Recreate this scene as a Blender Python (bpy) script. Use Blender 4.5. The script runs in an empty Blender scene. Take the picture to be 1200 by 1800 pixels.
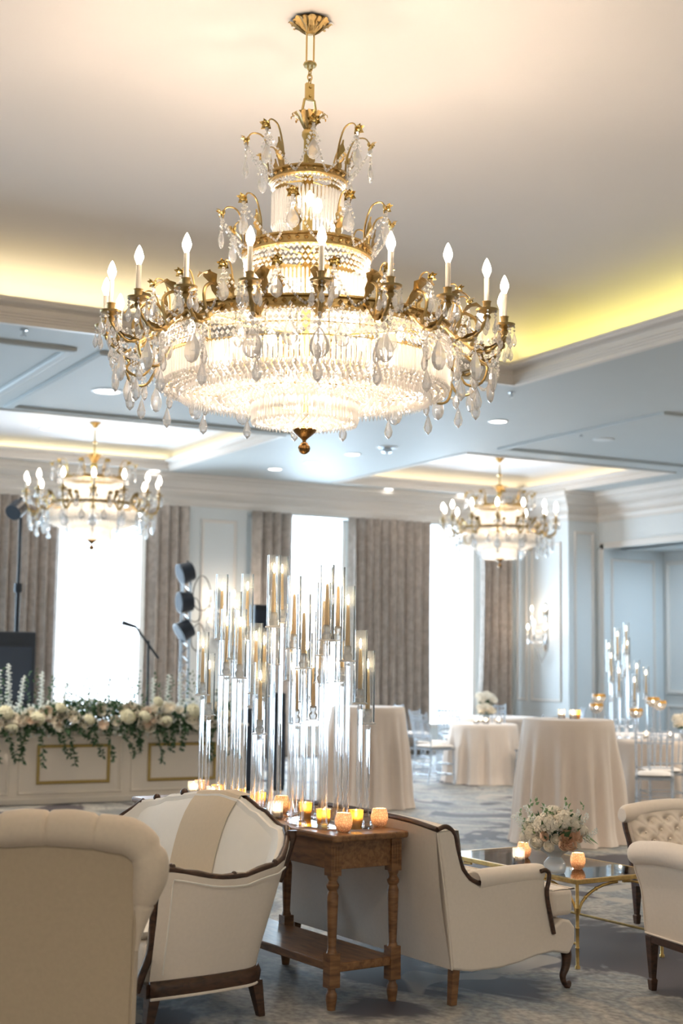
import bpy, bmesh, math, random
from mathutils import Vector, Matrix
random.seed(7)
S = bpy.context.scene
COL = S.collection
R = math.radians
PI = math.pi
TAU = 2 * PI

# ------------------------------------------------------------------ camera
F_PX = 2500.0
EYE = Vector((0.0, 0.0, 1.57))
PITCH = math.atan(260.0 / F_PX)
YAW = R(28.2)
ROLL = 0.0125
fwd = Vector((math.sin(YAW) * math.cos(PITCH), math.cos(YAW) * math.cos(PITCH), math.sin(PITCH)))
r0 = Vector((math.cos(YAW), -math.sin(YAW), 0))
u0 = r0.cross(fwd)
right = r0 * math.cos(ROLL) + u0 * math.sin(ROLL)
up = -r0 * math.sin(ROLL) + u0 * math.cos(ROLL)
cam_data = bpy.data.cameras.new('camera')
cam = bpy.data.objects.new('camera', cam_data)
COL.objects.link(cam)
m = Matrix((right, up, -fwd)).transposed().to_4x4()
m.translation = EYE
cam.matrix_world = m
cam_data.sensor_fit = 'VERTICAL'
cam_data.sensor_height = 36.0
cam_data.lens = F_PX / 1800.0 * 36.0
cam_data.clip_start = 0.1
cam_data.clip_end = 200
cam_data.dof.use_dof = True
cam_data.dof.focus_distance = 7.1
cam_data.dof.aperture_fstop = 2.2
S.camera = cam

# ------------------------------------------------------------------ world, exposure, large lights
W = bpy.data.worlds.new('world')
S.world = W
W.use_nodes = True
W.node_tree.nodes['Background'].inputs[0].default_value = (0.75, 0.88, 1.0, 1)
W.node_tree.nodes['Background'].inputs[1].default_value = 3.0
S.view_settings.view_transform = 'Standard'
S.view_settings.look = 'None'
S.view_settings.gamma = 1.0
S.view_settings.exposure = 0.90
try:
    S.view_settings.use_curve_mapping = False
except Exception:
    pass
cy = S.cycles
cy.use_denoising = True
cy.max_bounces = 9
cy.diffuse_bounces = 4
cy.glossy_bounces = 4
cy.transmission_bounces = 8
cy.transparent_max_bounces = 24
cy.caustics_reflective = False
cy.caustics_refractive = False
cy.sample_clamp_indirect = 6.0
cy.blur_glossy = 0.5


def light(name, kind, loc, energy, color, size=None, size_y=None, rot=None, spot=None, radius=None):
    d = bpy.data.lights.new(name, kind)
    d.energy = energy
    d.color = color
    if kind == 'AREA':
        d.shape = 'RECTANGLE'
        d.size = size
        d.size_y = size_y
    if kind in ('POINT', 'SPOT') and radius is not None:
        d.shadow_soft_size = radius
    if kind == 'SPOT':
        d.spot_size = spot
        d.spot_blend = 0.8
    o = bpy.data.objects.new(name, d)
    o.location = loc
    if rot:
        o.rotation_euler = rot
    COL.objects.link(o)
    return o


DAY = (0.62, 0.82, 1.0)
WARM = (1.0, 0.79, 0.60)
WINDOWS = [(6.25, 7.85), (10.2, 11.45), (12.85, 14.1)]
for x0, x1 in WINDOWS:                       # daylight just outside each pane, shining into the room
    light('window_daylight', 'AREA', ((x0 + x1) / 2, 21.55, 2.2), 140 * (x1 - x0), DAY,
          x1 - x0 + 0.5, 3.9, (R(-90), 0, 0))
# windows of the same wall further left, outside the frame
for xx in (-5.0, -0.8, 2.6):
    light('window_daylight', 'AREA', (xx, 20.7, 2.2), 150, DAY, 1.6, 3.4, (R(-90), 0, 0))


# ------------------------------------------------------------------ materials
def nodes(name):
    mt = bpy.data.materials.new(name)
    mt.use_nodes = True
    nt = mt.node_tree
    nt.nodes.clear()
    out = nt.nodes.new('ShaderNodeOutputMaterial')
    return mt, nt, out


def plain(name, col, rough=0.6, metal=0.0, var=0.06, scale=8.0, bump=0.0, bscale=200.0, sheen=0.0, spec=0.5, trans=0.0):
    mt, nt, out = nodes(name)
    b = nt.nodes.new('ShaderNodeBsdfPrincipled')
    tc = nt.nodes.new('ShaderNodeTexCoord')
    n = nt.nodes.new('ShaderNodeTexNoise')
    n.inputs['Scale'].default_value = scale
    n.inputs['Detail'].default_value = 4
    nt.links.new(tc.outputs['Object'], n.inputs['Vector'])
    mx = nt.nodes.new('ShaderNodeMix')
    mx.data_type = 'RGBA'
    mx.inputs['A'].default_value = (*[c * (1 - var) for c in col], 1)
    mx.inputs['B'].default_value = (*[min(1, c * (1 + var)) for c in col], 1)
    nt.links.new(n.outputs['Fac'], mx.inputs['Factor'])
    nt.links.new(mx.outputs['Result'], b.inputs['Base Color'])
    b.inputs['Roughness'].default_value = rough
    b.inputs['Metallic'].default_value = metal
    b.inputs['Specular IOR Level'].default_value = spec
    if sheen:
        b.inputs['Sheen Weight'].default_value = sheen
    if bump:
        n2 = nt.nodes.new('ShaderNodeTexNoise')
        n2.inputs['Scale'].default_value = bscale
        n2.inputs['Detail'].default_value = 2
        nt.links.new(tc.outputs['Object'], n2.inputs['Vector'])
        bp = nt.nodes.new('ShaderNodeBump')
        bp.inputs['Strength'].default_value = bump
        bp.inputs['Distance'].default_value = 0.004
        nt.links.new(n2.outputs['Fac'], bp.inputs['Height'])
        nt.links.new(bp.outputs['Normal'], b.inputs['Normal'])
    if trans:
        t = nt.nodes.new('ShaderNodeBsdfTranslucent')
        t.inputs['Color'].default_value = (*col, 1)
        ms = nt.nodes.new('ShaderNodeMixShader')
        ms.inputs[0].default_value = trans
        nt.links.new(b.outputs[0], ms.inputs[1])
        nt.links.new(t.outputs[0], ms.inputs[2])
        nt.links.new(ms.outputs[0], out.inputs[0])
    else:
        nt.links.new(b.outputs[0], out.inputs[0])
    return mt


def emit(name, col, strength):
    mt, nt, out = nodes(name)
    e = nt.nodes.new('ShaderNodeEmission')
    e.inputs[0].default_value = (*col, 1)
    e.inputs[1].default_value = strength
    nt.links.new(e.outputs[0], out.inputs[0])
    return mt


def glassy(name, tint=(1, 1, 1), transparent=0.5, glossy=0.25, transl=0.25, rough=0.05, tcol=None, ior=1.5):
    """thin crystal: see-through, mirror-like by angle, and slightly milky where light passes"""
    mt, nt, out = nodes(name)
    tr = nt.nodes.new('ShaderNodeBsdfTransparent')
    tr.inputs[0].default_value = (*tint, 1)
    gl = nt.nodes.new('ShaderNodeBsdfGlossy')
    gl.inputs['Roughness'].default_value = rough
    fr = nt.nodes.new('ShaderNodeFresnel')
    fr.inputs[0].default_value = ior
    ad = nt.nodes.new('ShaderNodeMath')
    ad.operation = 'ADD'
    ad.use_clamp = True
    ad.inputs[1].default_value = glossy
    nt.links.new(fr.outputs[0], ad.inputs[0])
    m1 = nt.nodes.new('ShaderNodeMixShader')
    nt.links.new(ad.outputs[0], m1.inputs[0])
    nt.links.new(tr.outputs[0], m1.inputs[1])
    nt.links.new(gl.outputs[0], m1.inputs[2])
    last = m1
    if transl > 0:
        tl = nt.nodes.new('ShaderNodeBsdfTranslucent')
        tl.inputs[0].default_value = (*(tcol or tint), 1)
        df = nt.nodes.new('ShaderNodeBsdfDiffuse')
        df.inputs[0].default_value = (*(tcol or tint), 1)
        m0 = nt.nodes.new('ShaderNodeMixShader')
        m0.inputs[0].default_value = 0.4
        nt.links.new(tl.outputs[0], m0.inputs[1])
        nt.links.new(df.outputs[0], m0.inputs[2])
        m2 = nt.nodes.new('ShaderNodeMixShader')
        m2.inputs[0].default_value = transl
        nt.links.new(m1.outputs[0], m2.inputs[1])
        nt.links.new(m0.outputs[0], m2.inputs[2])
        last = m2
    nt.links.new(last.outputs[0], out.inputs[0])
    return mt


def solid_glass(name, tint=(1, 1, 1), mixt=0.25, ior=1.46):
    mt, nt, out = nodes(name)
    g = nt.nodes.new('ShaderNodeBsdfGlass')
    g.inputs['Color'].default_value = (*tint, 1)
    g.inputs['IOR'].default_value = ior
    g.inputs['Roughness'].default_value = 0.0
    tr = nt.nodes.new('ShaderNodeBsdfTransparent')
    ms = nt.nodes.new('ShaderNodeMixShader')
    ms.inputs[0].default_value = mixt
    nt.links.new(g.outputs[0], ms.inputs[1])
    nt.links.new(tr.outputs[0], ms.inputs[2])
    nt.links.new(ms.outputs[0], out.inputs[0])
    return mt


def carpet_mat():
    mt, nt, out = nodes('carpet')
    b = nt.nodes.new('ShaderNodeBsdfPrincipled')
    b.inputs['Roughness'].default_value = 0.62
    b.inputs['Specular IOR Level'].default_value = 0.5
    tc = nt.nodes.new('ShaderNodeTexCoord')
    mp = nt.nodes.new('ShaderNodeMapping')
    mp.inputs['Scale'].default_value = (1.0, 0.8, 1)
    mp.inputs['Rotation'].default_value = (0, 0, R(20))
    nt.links.new(tc.outputs['Object'], mp.inputs['Vector'])

    def noise(scale, det, dist, seed):
        n = nt.nodes.new('ShaderNodeTexNoise')
        n.noise_dimensions = '4D'
        n.inputs['W'].default_value = seed
        n.inputs['Scale'].default_value = scale
        n.inputs['Detail'].default_value = det
        n.inputs['Distortion'].default_value = dist
        nt.links.new(mp.outputs[0], n.inputs['Vector'])
        return n

    def ramp(src, stops):
        r = nt.nodes.new('ShaderNodeValToRGB')
        el = r.color_ramp.elements
        el[0].position, el[0].color = stops[0][0], (*stops[0][1], 1)
        el[1].position, el[1].color = stops[-1][0], (*stops[-1][1], 1)
        for p_, c_ in stops[1:-1]:
            e = el.new(p_)
            e.color = (*c_, 1)
        nt.links.new(src, r.inputs[0])
        return r
    base = ramp(noise(1.7, 6, 1.1, 1.0).outputs['Fac'],
                [(0.32, (.13, .145, .155)), (0.43, (.25, .25, .24)), (0.50, (.40, .375, .34)), (0.57, (.21, .235, .25)), (0.68, (.43, .41, .38))])
    fine = noise(30, 8, 0.2, 3.0)
    mx0 = nt.nodes.new('ShaderNodeMix')
    mx0.data_type = 'RGBA'
    mx0.blend_type = 'MULTIPLY'
    mx0.inputs['Factor'].default_value = 0.7
    fr = ramp(fine.outputs['Fac'], [(0.35, (.5, .5, .5)), (0.65, (1.35, 1.35, 1.35))])
    nt.links.new(base.outputs[0], mx0.inputs['A'])
    nt.links.new(fr.outputs[0], mx0.inputs['B'])
    blot = ramp(noise(1.0, 5, 1.0, 8.0).outputs['Fac'], [(0.525, (0, 0, 0)), (0.55, (1, 1, 1))])
    mx = nt.nodes.new('ShaderNodeMix')
    mx.data_type = 'RGBA'
    nt.links.new(blot.outputs[0], mx.inputs['Factor'])
    nt.links.new(mx0.outputs['Result'], mx.inputs['A'])
    mx.inputs['B'].default_value = (.070, .062, .074, 1)
    pale = ramp(noise(1.4, 2, 1.0, 15.0).outputs['Fac'], [(0.615, (0, 0, 0)), (0.63, (1, 1, 1))])
    mx2 = nt.nodes.new('ShaderNodeMix')
    mx2.data_type = 'RGBA'
    nt.links.new(pale.outputs[0], mx2.inputs['Factor'])
    nt.links.new(mx.outputs['Result'], mx2.inputs['A'])
    mx2.inputs['B'].default_value = (.40, .37, .33, 1)
    nt.links.new(mx2.outputs['Result'], b.inputs['Base Color'])
    nt.links.new(b.outputs[0], out.inputs[0])
    return mt


def curtain_mat():
    mt, nt, out = nodes('curtain_damask')
    b = nt.nodes.new('ShaderNodeBsdfPrincipled')
    b.inputs['Roughness'].default_value = 0.8
    tc = nt.nodes.new('ShaderNodeTexCoord')
    mp = nt.nodes.new('ShaderNodeMapping')
    mp.inputs['Scale'].default_value = (9, 1, 5)
    nt.links.new(tc.outputs['Object'], mp.inputs['Vector'])
    n = nt.nodes.new('ShaderNodeTexNoise')
    n.inputs['Scale'].default_value = 1.6
    n.inputs['Detail'].default_value = 5
    n.inputs['Distortion'].default_value = 1.0
    nt.links.new(mp.outputs[0], n.inputs['Vector'])
    r = nt.nodes.new('ShaderNodeValToRGB')
    el = r.color_ramp.elements
    el[0].position, el[0].color = 0.40, (.43, .375, .33, 1)
    el[1].position, el[1].color = 0.62, (.55, .49, .44, 1)
    nt.links.new(n.outputs['Fac'], r.inputs[0])
    nt.links.new(r.outputs[0], b.inputs['Base Color'])
    nt.links.new(b.outputs[0], out.inputs[0])
    return mt


def wood_mat(name, c0, c1, scale=6.0, axis=(1, 1, 8), rough=0.45):
    mt, nt, out = nodes(name)
    b = nt.nodes.new('ShaderNodeBsdfPrincipled')
    b.inputs['Roughness'].default_value = rough
    tc = nt.nodes.new('ShaderNodeTexCoord')
    mp = nt.nodes.new('ShaderNodeMapping')
    mp.inputs['Scale'].default_value = axis
    nt.links.new(tc.outputs['Object'], mp.inputs['Vector'])
    n = nt.nodes.new('ShaderNodeTexNoise')
    n.inputs['Scale'].default_value = scale
    n.inputs['Detail'].default_value = 6
    n.inputs['Distortion'].default_value = 0.6
    nt.links.new(mp.outputs[0], n.inputs['Vector'])
    r = nt.nodes.new('ShaderNodeValToRGB')
    el = r.color_ramp.elements
    el[0].position, el[0].color = 0.3, (*c0, 1)
    el[1].position, el[1].color = 0.7, (*c1, 1)
    nt.links.new(n.outputs['Fac'], r.inputs[0])
    nt.links.new(r.outputs[0], b.inputs['Base Color'])
    nt.links.new(b.outputs[0], out.inputs[0])
    return mt


def honeycomb_mat():
    mt, nt, out = nodes('blush_honeycomb_glass')
    tc = nt.nodes.new('ShaderNodeTexCoord')
    v = nt.nodes.new('ShaderNodeTexVoronoi')
    v.feature = 'DISTANCE_TO_EDGE'
    v.inputs['Scale'].default_value = 85
    nt.links.new(tc.outputs['Object'], v.inputs['Vector'])
    r = nt.nodes.new('ShaderNodeValToRGB')
    el = r.color_ramp.elements
    el[0].position, el[0].color = 0.04, (.72, .52, .38, 1)
    el[1].position, el[1].color = 0.16, (1.0, .86, .70, 1)
    nt.links.new(v.outputs['Distance'], r.inputs[0])
    tl = nt.nodes.new('ShaderNodeBsdfTranslucent')
    nt.links.new(r.outputs[0], tl.inputs[0])
    b = nt.nodes.new('ShaderNodeBsdfPrincipled')
    b.inputs['Roughness'].default_value = 0.2
    nt.links.new(r.outputs[0], b.inputs['Base Color'])
    ms = nt.nodes.new('ShaderNodeMixShader')
    ms.inputs[0].default_value = 0.5
    nt.links.new(b.outputs[0], ms.inputs[1])
    nt.links.new(tl.outputs[0], ms.inputs[2])
    nt.links.new(ms.outputs[0], out.inputs[0])
    return mt


M = {}
M['wall'] = plain('wall_paint', (.68, .71, .715), 0.55, var=.02, scale=2)
M['trim'] = plain('trim_paint', (.71, .675, .635), 0.45, var=.02, scale=3)
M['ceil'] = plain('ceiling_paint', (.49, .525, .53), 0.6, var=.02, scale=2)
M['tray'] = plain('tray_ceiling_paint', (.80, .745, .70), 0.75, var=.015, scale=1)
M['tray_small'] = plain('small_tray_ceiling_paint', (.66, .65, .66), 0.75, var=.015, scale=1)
M['carpet'] = carpet_mat()
M['curtain'] = curtain_mat()
M['fabric'] = plain('cream_linen', (.85, .755, .66), 0.85, var=.05, scale=60, bump=.25, bscale=900, sheen=.2)
M['fabric_tub'] = plain('sand_linen', (.66, .55, .43), 0.9, var=.07, scale=60, bump=.25, bscale=900, sheen=.2)
M['fabric_tan'] = plain('tan_linen', (.46, .365, .255), 0.9, var=.07, scale=60, bump=.25, bscale=900, sheen=.2)
M['white_fabric'] = plain('white_cotton', (.88, .84, .78), 0.85, var=.02, scale=20)
M['stripe'] = plain('beige_stripe_cloth', (.66, .55, .41), 0.9, var=.05, scale=60, bump=.2, bscale=900)
M['cloth'] = plain('champagne_tablecloth', (.82, .715, .635), 0.75, var=.03, scale=12, sheen=.3)
M['cushion'] = plain('white_cushion', (.85, .80, .76), 0.8)
M['darkwood'] = wood_mat('dark_walnut', (.030, .015, .009), (.095, .045, .025), 9, (2, 2, 6), .35)
M['oak'] = wood_mat('brown_oak', (.13, .060, .024), (.31, .155, .065), 5, (2, 2, 10), .4)
M['oak_long'] = wood_mat('brown_oak_boards', (.14, .065, .026), (.34, .17, .07), 5, (9, 1.5, 9), .35)
M['brass'] = plain('antique_brass', (.42, .30, .13), 0.36, 1.0, var=.25, scale=40, bump=.5, bscale=90)
M['brass_plain'] = plain('polished_brass', (.56, .42, .17), 0.25, 1.0, var=.08, scale=20)
M['brass_dark'] = plain('dark_brass', (.22, .12, .04), 0.3, 1.0, var=.3, scale=40, bump=.5, bscale=90)
M['gilt'] = plain('gilded_iron', (.60, .40, .15), 0.35, 1.0, var=.35, scale=45, bump=.6, bscale=70)
M['goldpaint'] = plain('gold_paint', (.50, .36, .13), 0.4, 0.6, var=.15, scale=30)
M['crystal'] = glassy('cut_crystal', (.98, .98, .98), .4, .18, .46, .04, (1, .98, .94))
M['crystal_lit'] = glassy('crystal_prism_glass', (.98, .97, .96), .3, .22, .34, .05, (1, .98, .95))
M['crystal_far'] = glassy('crystal_far', (.98, .97, .96), .3, .12, .72, .1, (1, .97, .92))
M['drop'] = glassy('crystal_drop_glass', (.96, .96, .97), .4, .18, .24, .03, (1, .98, .95), 1.5)
M['tube'] = glassy('clear_hurricane_glass', (.992, .996, 1), .9, .0, .05, .0, (.8, .92, 1), ior=1.22)
M['rod'] = solid_glass('acrylic_rod_glass', (.97, .98, 1), .55)
M['ghost'] = glassy('clear_acrylic', (.95, .97, 1), .5, .10, .22, .08, (.86, .93, 1))
M['mirror'] = plain('mirror', (.9, .93, .95), 0.03, 1.0, var=0)
M['glasstop'] = glassy('glass_tabletop', (.85, .92, .9), .5, .05, .0, .02, ior=1.7)
M['wax'] = plain('ivory_wax', (.93, .76, .50), 0.5, var=.03, trans=.5)
M['candle_white'] = plain('white_candle_sleeve', (.86, .80, .70), 0.5, trans=.2)
M['flame'] = emit('flame', (1, .78, .48), 22)
M['bulb'] = emit('lit_bulb', (1, .88, .70), 9)
M['glow'] = emit('tealight_glow', (1, .62, .28), 7)
M['honey'] = honeycomb_mat()
M['goldglass'] = glassy('gold_mercury_glass', (.95, .72, .32), .4, .15, .45, .2, (1, .70, .25))
M['clearvotive'] = glassy('clear_votive_glass', (.9, .94, 1), .5, .12, .2, .1, (1, .93, .85))
M['black'] = plain('black_plastic', (.015, .02, .03), 0.4)
M['navy'] = plain('dark_speaker_grille', (.02, .03, .05), 0.6)
M['chrome'] = plain('steel', (.6, .65, .7), 0.25, 1.0, var=.02)
M['stage'] = plain('white_booth_panel', (.90, .82, .72), 0.5, var=.02)
M['leaf'] = plain('green_leaves', (.055, .12, .055), 0.5, var=.5, scale=9, trans=.25)
M['leaf_light'] = plain('pale_green_leaves', (.22, .33, .16), 0.5, var=.3, scale=20, trans=.3)
M['rose'] = plain('cream_rose_petals', (.92, .87, .77), 0.7, var=.05, trans=.25)
M['blush'] = plain('blush_rose_petals', (.86, .62, .46), 0.7, var=.08, trans=.25)
M['hydrangea'] = plain('ivory_hydrangea_petals', (.86, .84, .66), 0.7, var=.06, scale=40, trans=.2)
M['delph'] = plain('white_delphinium', (.86, .88, .84), 0.7, trans=.25)
M['downlight'] = emit('downlight_lens', (1, .93, .84), 5)
M['whiteplastic'] = plain('white_plastic', (.75, .77, .78), 0.4)


# ------------------------------------------------------------------ mesh helpers
class MB:
    def __init__(s):
        s.v = []
        s.f = []

    def add(s, vs, fs):
        o = len(s.v)
        s.v += [tuple(v) for v in vs]
        s.f += [tuple(i + o for i in f) for f in fs]
        return s

    def box(s, c, d, rz=0.0, rot=None):
        x, y, z = d[0] / 2, d[1] / 2, d[2] / 2
        vs = [Vector((i * x, j * y, k * z)) for k in (-1, 1) for j in (-1, 1) for i in (-1, 1)]
        mt = rot if rot is not None else Matrix.Rotation(rz, 3, 'Z')
        vs = [mt @ v + Vector(c) for v in vs]
        return s.add(vs, [(0, 2, 3, 1), (4, 5, 7, 6), (0, 1, 5, 4), (2, 6, 7, 3), (0, 4, 6, 2), (1, 3, 7, 5)])

    def lathe(s, prof, c=(0, 0, 0), n=16, cap=True, sx=1.0, sy=1.0):
        c = Vector(c)
        vs = []
        for r, z in prof:
            for k in range(n):
                a = TAU * k / n
                vs.append(c + Vector((r * math.cos(a) * sx, r * math.sin(a) * sy, z)))
        fs = []
        for i in range(len(prof) - 1):
            for k in range(n):
                k2 = (k + 1) % n
                fs.append((i * n + k, i * n + k2, (i + 1) * n + k2, (i + 1) * n + k))
        if cap:
            fs.append(tuple(range(n))[::-1])
            fs.append(tuple((len(prof) - 1) * n + k for k in range(n)))
        return s.add(vs, fs)

    def tube(s, pts, rad, n=8, closed=False, cap=True, flat=None):
        pts = [Vector(p) for p in pts]
        N = len(pts)
        if not hasattr(rad, '__len__'):
            rad = [rad] * N
        vs = []
        prev = None
        for i, p in enumerate(pts):
            if closed:
                t = pts[(i + 1) % N] - pts[i - 1]
            else:
                t = pts[min(i + 1, N - 1)] - pts[max(i - 1, 0)]
            if t.length < 1e-9:
                t = Vector((0, 0, 1))
            t.normalize()
            if prev is None:
                ref = Vector((0, 0, 1)) if abs(t.z) < 0.9 else Vector((1, 0, 0))
                a = t.cross(ref).normalized()
            else:
                a = prev - t * prev.dot(t)
                a = a.normalized() if a.length > 1e-6 else t.orthogonal().normalized()
            prev = a
            b = t.cross(a)
            for k in range(n):
                an = TAU * k / n
                q = a * math.cos(an) * rad[i] + b * math.sin(an) * rad[i] * (flat or 1)
                vs.append(p + q)
        fs = []
        L = N if closed else N - 1
        for i in range(L):
            j = (i + 1) % N
            for k in range(n):
                k2 = (k + 1) % n
                fs.append((i * n + k, i * n + k2, j * n + k2, j * n + k))
        if cap and not closed:
            fs.append(tuple(range(n))[::-1])
            fs.append(tuple((N - 1) * n + k for k in range(n)))
        return s.add(vs, fs)

    def cyl(s, c, r, h, n=12):
        return s.lathe([(r, 0), (r, h)], c, n)

    def prism(s, poly, fn, d0, d1):
        """poly [(a,b)], fn(a,b,d)->Vector, extruded between d0 and d1"""
        n = len(poly)
        vs = [fn(a, b, d0) for a, b in poly] + [fn(a, b, d1) for a, b in poly]
        fs = [tuple(range(n))[::-1], tuple(range(n, 2 * n))]
        for i in range(n):
            j = (i + 1) % n
            fs.append((i, j, n + j, n + i))
        return s.add(vs, fs)

    def grid(s, fn, nu, nv, closeu=False):
        vs = [fn(i, j) for j in range(nv) for i in range(nu)]
        fs = []
        for j in range(nv - 1):
            for i in range(nu if closeu else nu - 1):
                i2 = (i + 1) % nu
                fs.append((j * nu + i, j * nu + i2, (j + 1) * nu + i2, (j + 1) * nu + i))
        return s.add(vs, fs)

    def ball(s, c, r, n=8, m_=5, sz=1.0):
        c = Vector(c)
        prof = [(max(1e-4, r * math.sin(PI * i / m_)), -r * sz * math.cos(PI * i / m_)) for i in range(m_ + 1)]
        return s.lathe(prof, c, n, cap=False)

    def octa(s, c, r, sz=1.0, rz=0.0):
        c = Vector(c)
        vs = [c + Vector((r * math.cos(rz + k * PI / 2), r * math.sin(rz + k * PI / 2), 0)) for k in range(4)]
        vs += [c + Vector((0, 0, r * sz)), c - Vector((0, 0, r * sz))]
        fs = [(k, (k + 1) % 4, 4) for k in range(4)] + [((k + 1) % 4, k, 5) for k in range(4)]
        return s.add(vs, fs)

    def build(s, name, mat, parent=None, smooth=None, bevel=None, sub=0, recalc=True, solid=None):
        me = bpy.data.meshes.new(name)
        me.from_pydata(s.v, [], s.f)
        if recalc:
            bm = bmesh.new()
            bm.from_mesh(me)
            bmesh.ops.recalc_face_normals(bm, faces=bm.faces)
            bm.to_mesh(me)
            bm.free()
        me.materials.append(M[mat] if isinstance(mat, str) else mat)
        if smooth is not None:
            for p_ in me.polygons:
                p_.use_smooth = True
            try:
                me.set_sharp_from_angle(angle=R(smooth))
            except Exception:
                pass
        o = bpy.data.objects.new(name, me)
        COL.objects.link(o)
        if parent is not None:
            o.parent = parent
        if solid:
            md = o.modifiers.new('solid', 'SOLIDIFY')
            md.thickness = solid
            md.offset = 0
        if bevel:
            md = o.modifiers.new('bevel', 'BEVEL')
            md.width = bevel
            md.segments = 3
            md.limit_method = 'ANGLE'
            md.angle_limit = R(40)
        if sub:
            md = o.modifiers.new('sub', 'SUBSURF')
            md.levels = sub
            md.render_levels = sub
        return o


def thing(name, label, cat, loc=(0, 0, 0), rz=0.0, group=None):
    o = bpy.data.objects.new(name, None)
    COL.objects.link(o)
    o.empty_display_size = 0.1
    o.location = loc
    o.rotation_euler = (0, 0, rz)
    o['label'] = label
    o['category'] = cat
    if group:
        o['group'] = group
    return o


def tag(o, label=None, cat=None, group=None, kind=None):
    if label:
        o['label'] = label
    if cat:
        o['category'] = cat
    if group:
        o['group'] = group
    if kind:
        o['kind'] = kind
    return o


def struct(o):
    o['kind'] = 'structure'
    return o


def link_copy(src, parent, loc=None, rot=None, scale=None):
    c = src.copy()
    COL.objects.link(c)
    c.parent = parent
    if loc is not None:
        c.location = loc
    if rot is not None:
        c.rotation_euler = rot
    if scale is not None:
        c.scale = scale
    return c


KIDS = {}


def copy_tree(o, parent=None, kids=None):
    if kids is None:
        kids = {}
        for q in bpy.data.objects:
            if q.parent is not None:
                kids.setdefault(q.parent.name, []).append(q)
    c = o.copy()
    COL.objects.link(c)
    c.parent = parent
    for ch in kids.get(o.name, []):
        copy_tree(ch, c, kids)
    return c


def relabel(o, label, group=None, loc=None, rz=None):
    o['label'] = label
    if group:
        o['group'] = group
    if loc is not None:
        o.location = loc
    if rz is not None:
        o.rotation_euler = (0, 0, rz)
    return o


def arc(c, r, a0, a1, n, f):
    return [f(c, r, a0 + (a1 - a0) * i / (n - 1)) for i in range(n)]


def smoothstep(a, b, x):
    t = max(0.0, min(1.0, (x - a) / (b - a)))
    return t * t * (3 - 2 * t)


def spline(pts, n=6):
    """catmull-rom through 3D points"""
    P = [Vector(p) for p in pts]
    P = [P[0] * 2 - P[1]] + P + [P[-1] * 2 - P[-2]]
    out = []
    for i in range(1, len(P) - 2):
        for k in range(n):
            t = k / n
            a, b, c, d = P[i - 1], P[i], P[i + 1], P[i + 2]
            out.append(0.5 * ((2 * b) + (c - a) * t + (2 * a - 5 * b + 4 * c - d) * t * t + (3 * b - a - 3 * c + d) * t ** 3))
    out.append(P[-2])
    return out


# ------------------------------------------------------------------ room shell
ZS = 4.45          # soffit
ZT = 5.03          # main tray ceiling
YW = 20.95         # window wall
XR = 14.75         # right wall (far part)
XR2 = 15.38        # right wall (near part)
YC = 19.36         # where the right wall steps back
X0, Y0 = -8.0, -4.0
MAIN = (-1.81, 8.47, 1.28, 12.02)
TRAYL = (4.25, 7.90, 16.42, 20.35)
TRAYR = (10.78, 14.45, 16.42, 20.30)
ZL, ZRR = 4.74, 4.78

fl = MB().box((3.7, 8.5, -0.05), (26, 27, 0.1)).build('floor', 'carpet')
struct(fl)


def slab_with_holes(xs, ys, hole, z0, z1):
    mb = MB()
    for i in range(len(xs) - 1):
        for j in range(len(ys) - 1):
            cx, cy_ = (xs[i] + xs[i + 1]) / 2, (ys[j] + ys[j + 1]) / 2
            if any(h[0] < cx < h[1] and h[2] < cy_ < h[3] for h in hole):
                continue
            mb.box((cx, cy_, (z0 + z1) / 2), (xs[i + 1] - xs[i], ys[j + 1] - ys[j], z1 - z0))
    return mb


holes = [MAIN, TRAYL, TRAYR]
xs = sorted({X0, 17.5} | {h[0] for h in holes} | {h[1] for h in holes})
ys = sorted({Y0, 21.2} | {h[2] for h in holes} | {h[3] for h in holes})
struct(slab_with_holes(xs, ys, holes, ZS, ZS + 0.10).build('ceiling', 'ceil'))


def cyc_sweep(rect, prof, name, mat='trim'):
    """closed moulding round a rectangular opening; prof [(inset, z)]"""
    x0, x1, y0, y1 = rect
    mb = MB()
    vs = []
    for d, z in prof:
        vs += [(x0 + d, y0 + d, z), (x1 - d, y0 + d, z), (x1 - d, y1 - d, z), (x0 + d, y1 - d, z)]
    fs = []
    n = len(prof)
    for i in range(n - 1):
        for k in range(4):
            k2 = (k + 1) % 4
            fs.append((i * 4 + k, i * 4 + k2, (i + 1) * 4 + k2, (i + 1) * 4 + k))
    mb.add(vs, fs)
    return struct(mb.build(name, mat, recalc=False))


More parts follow.
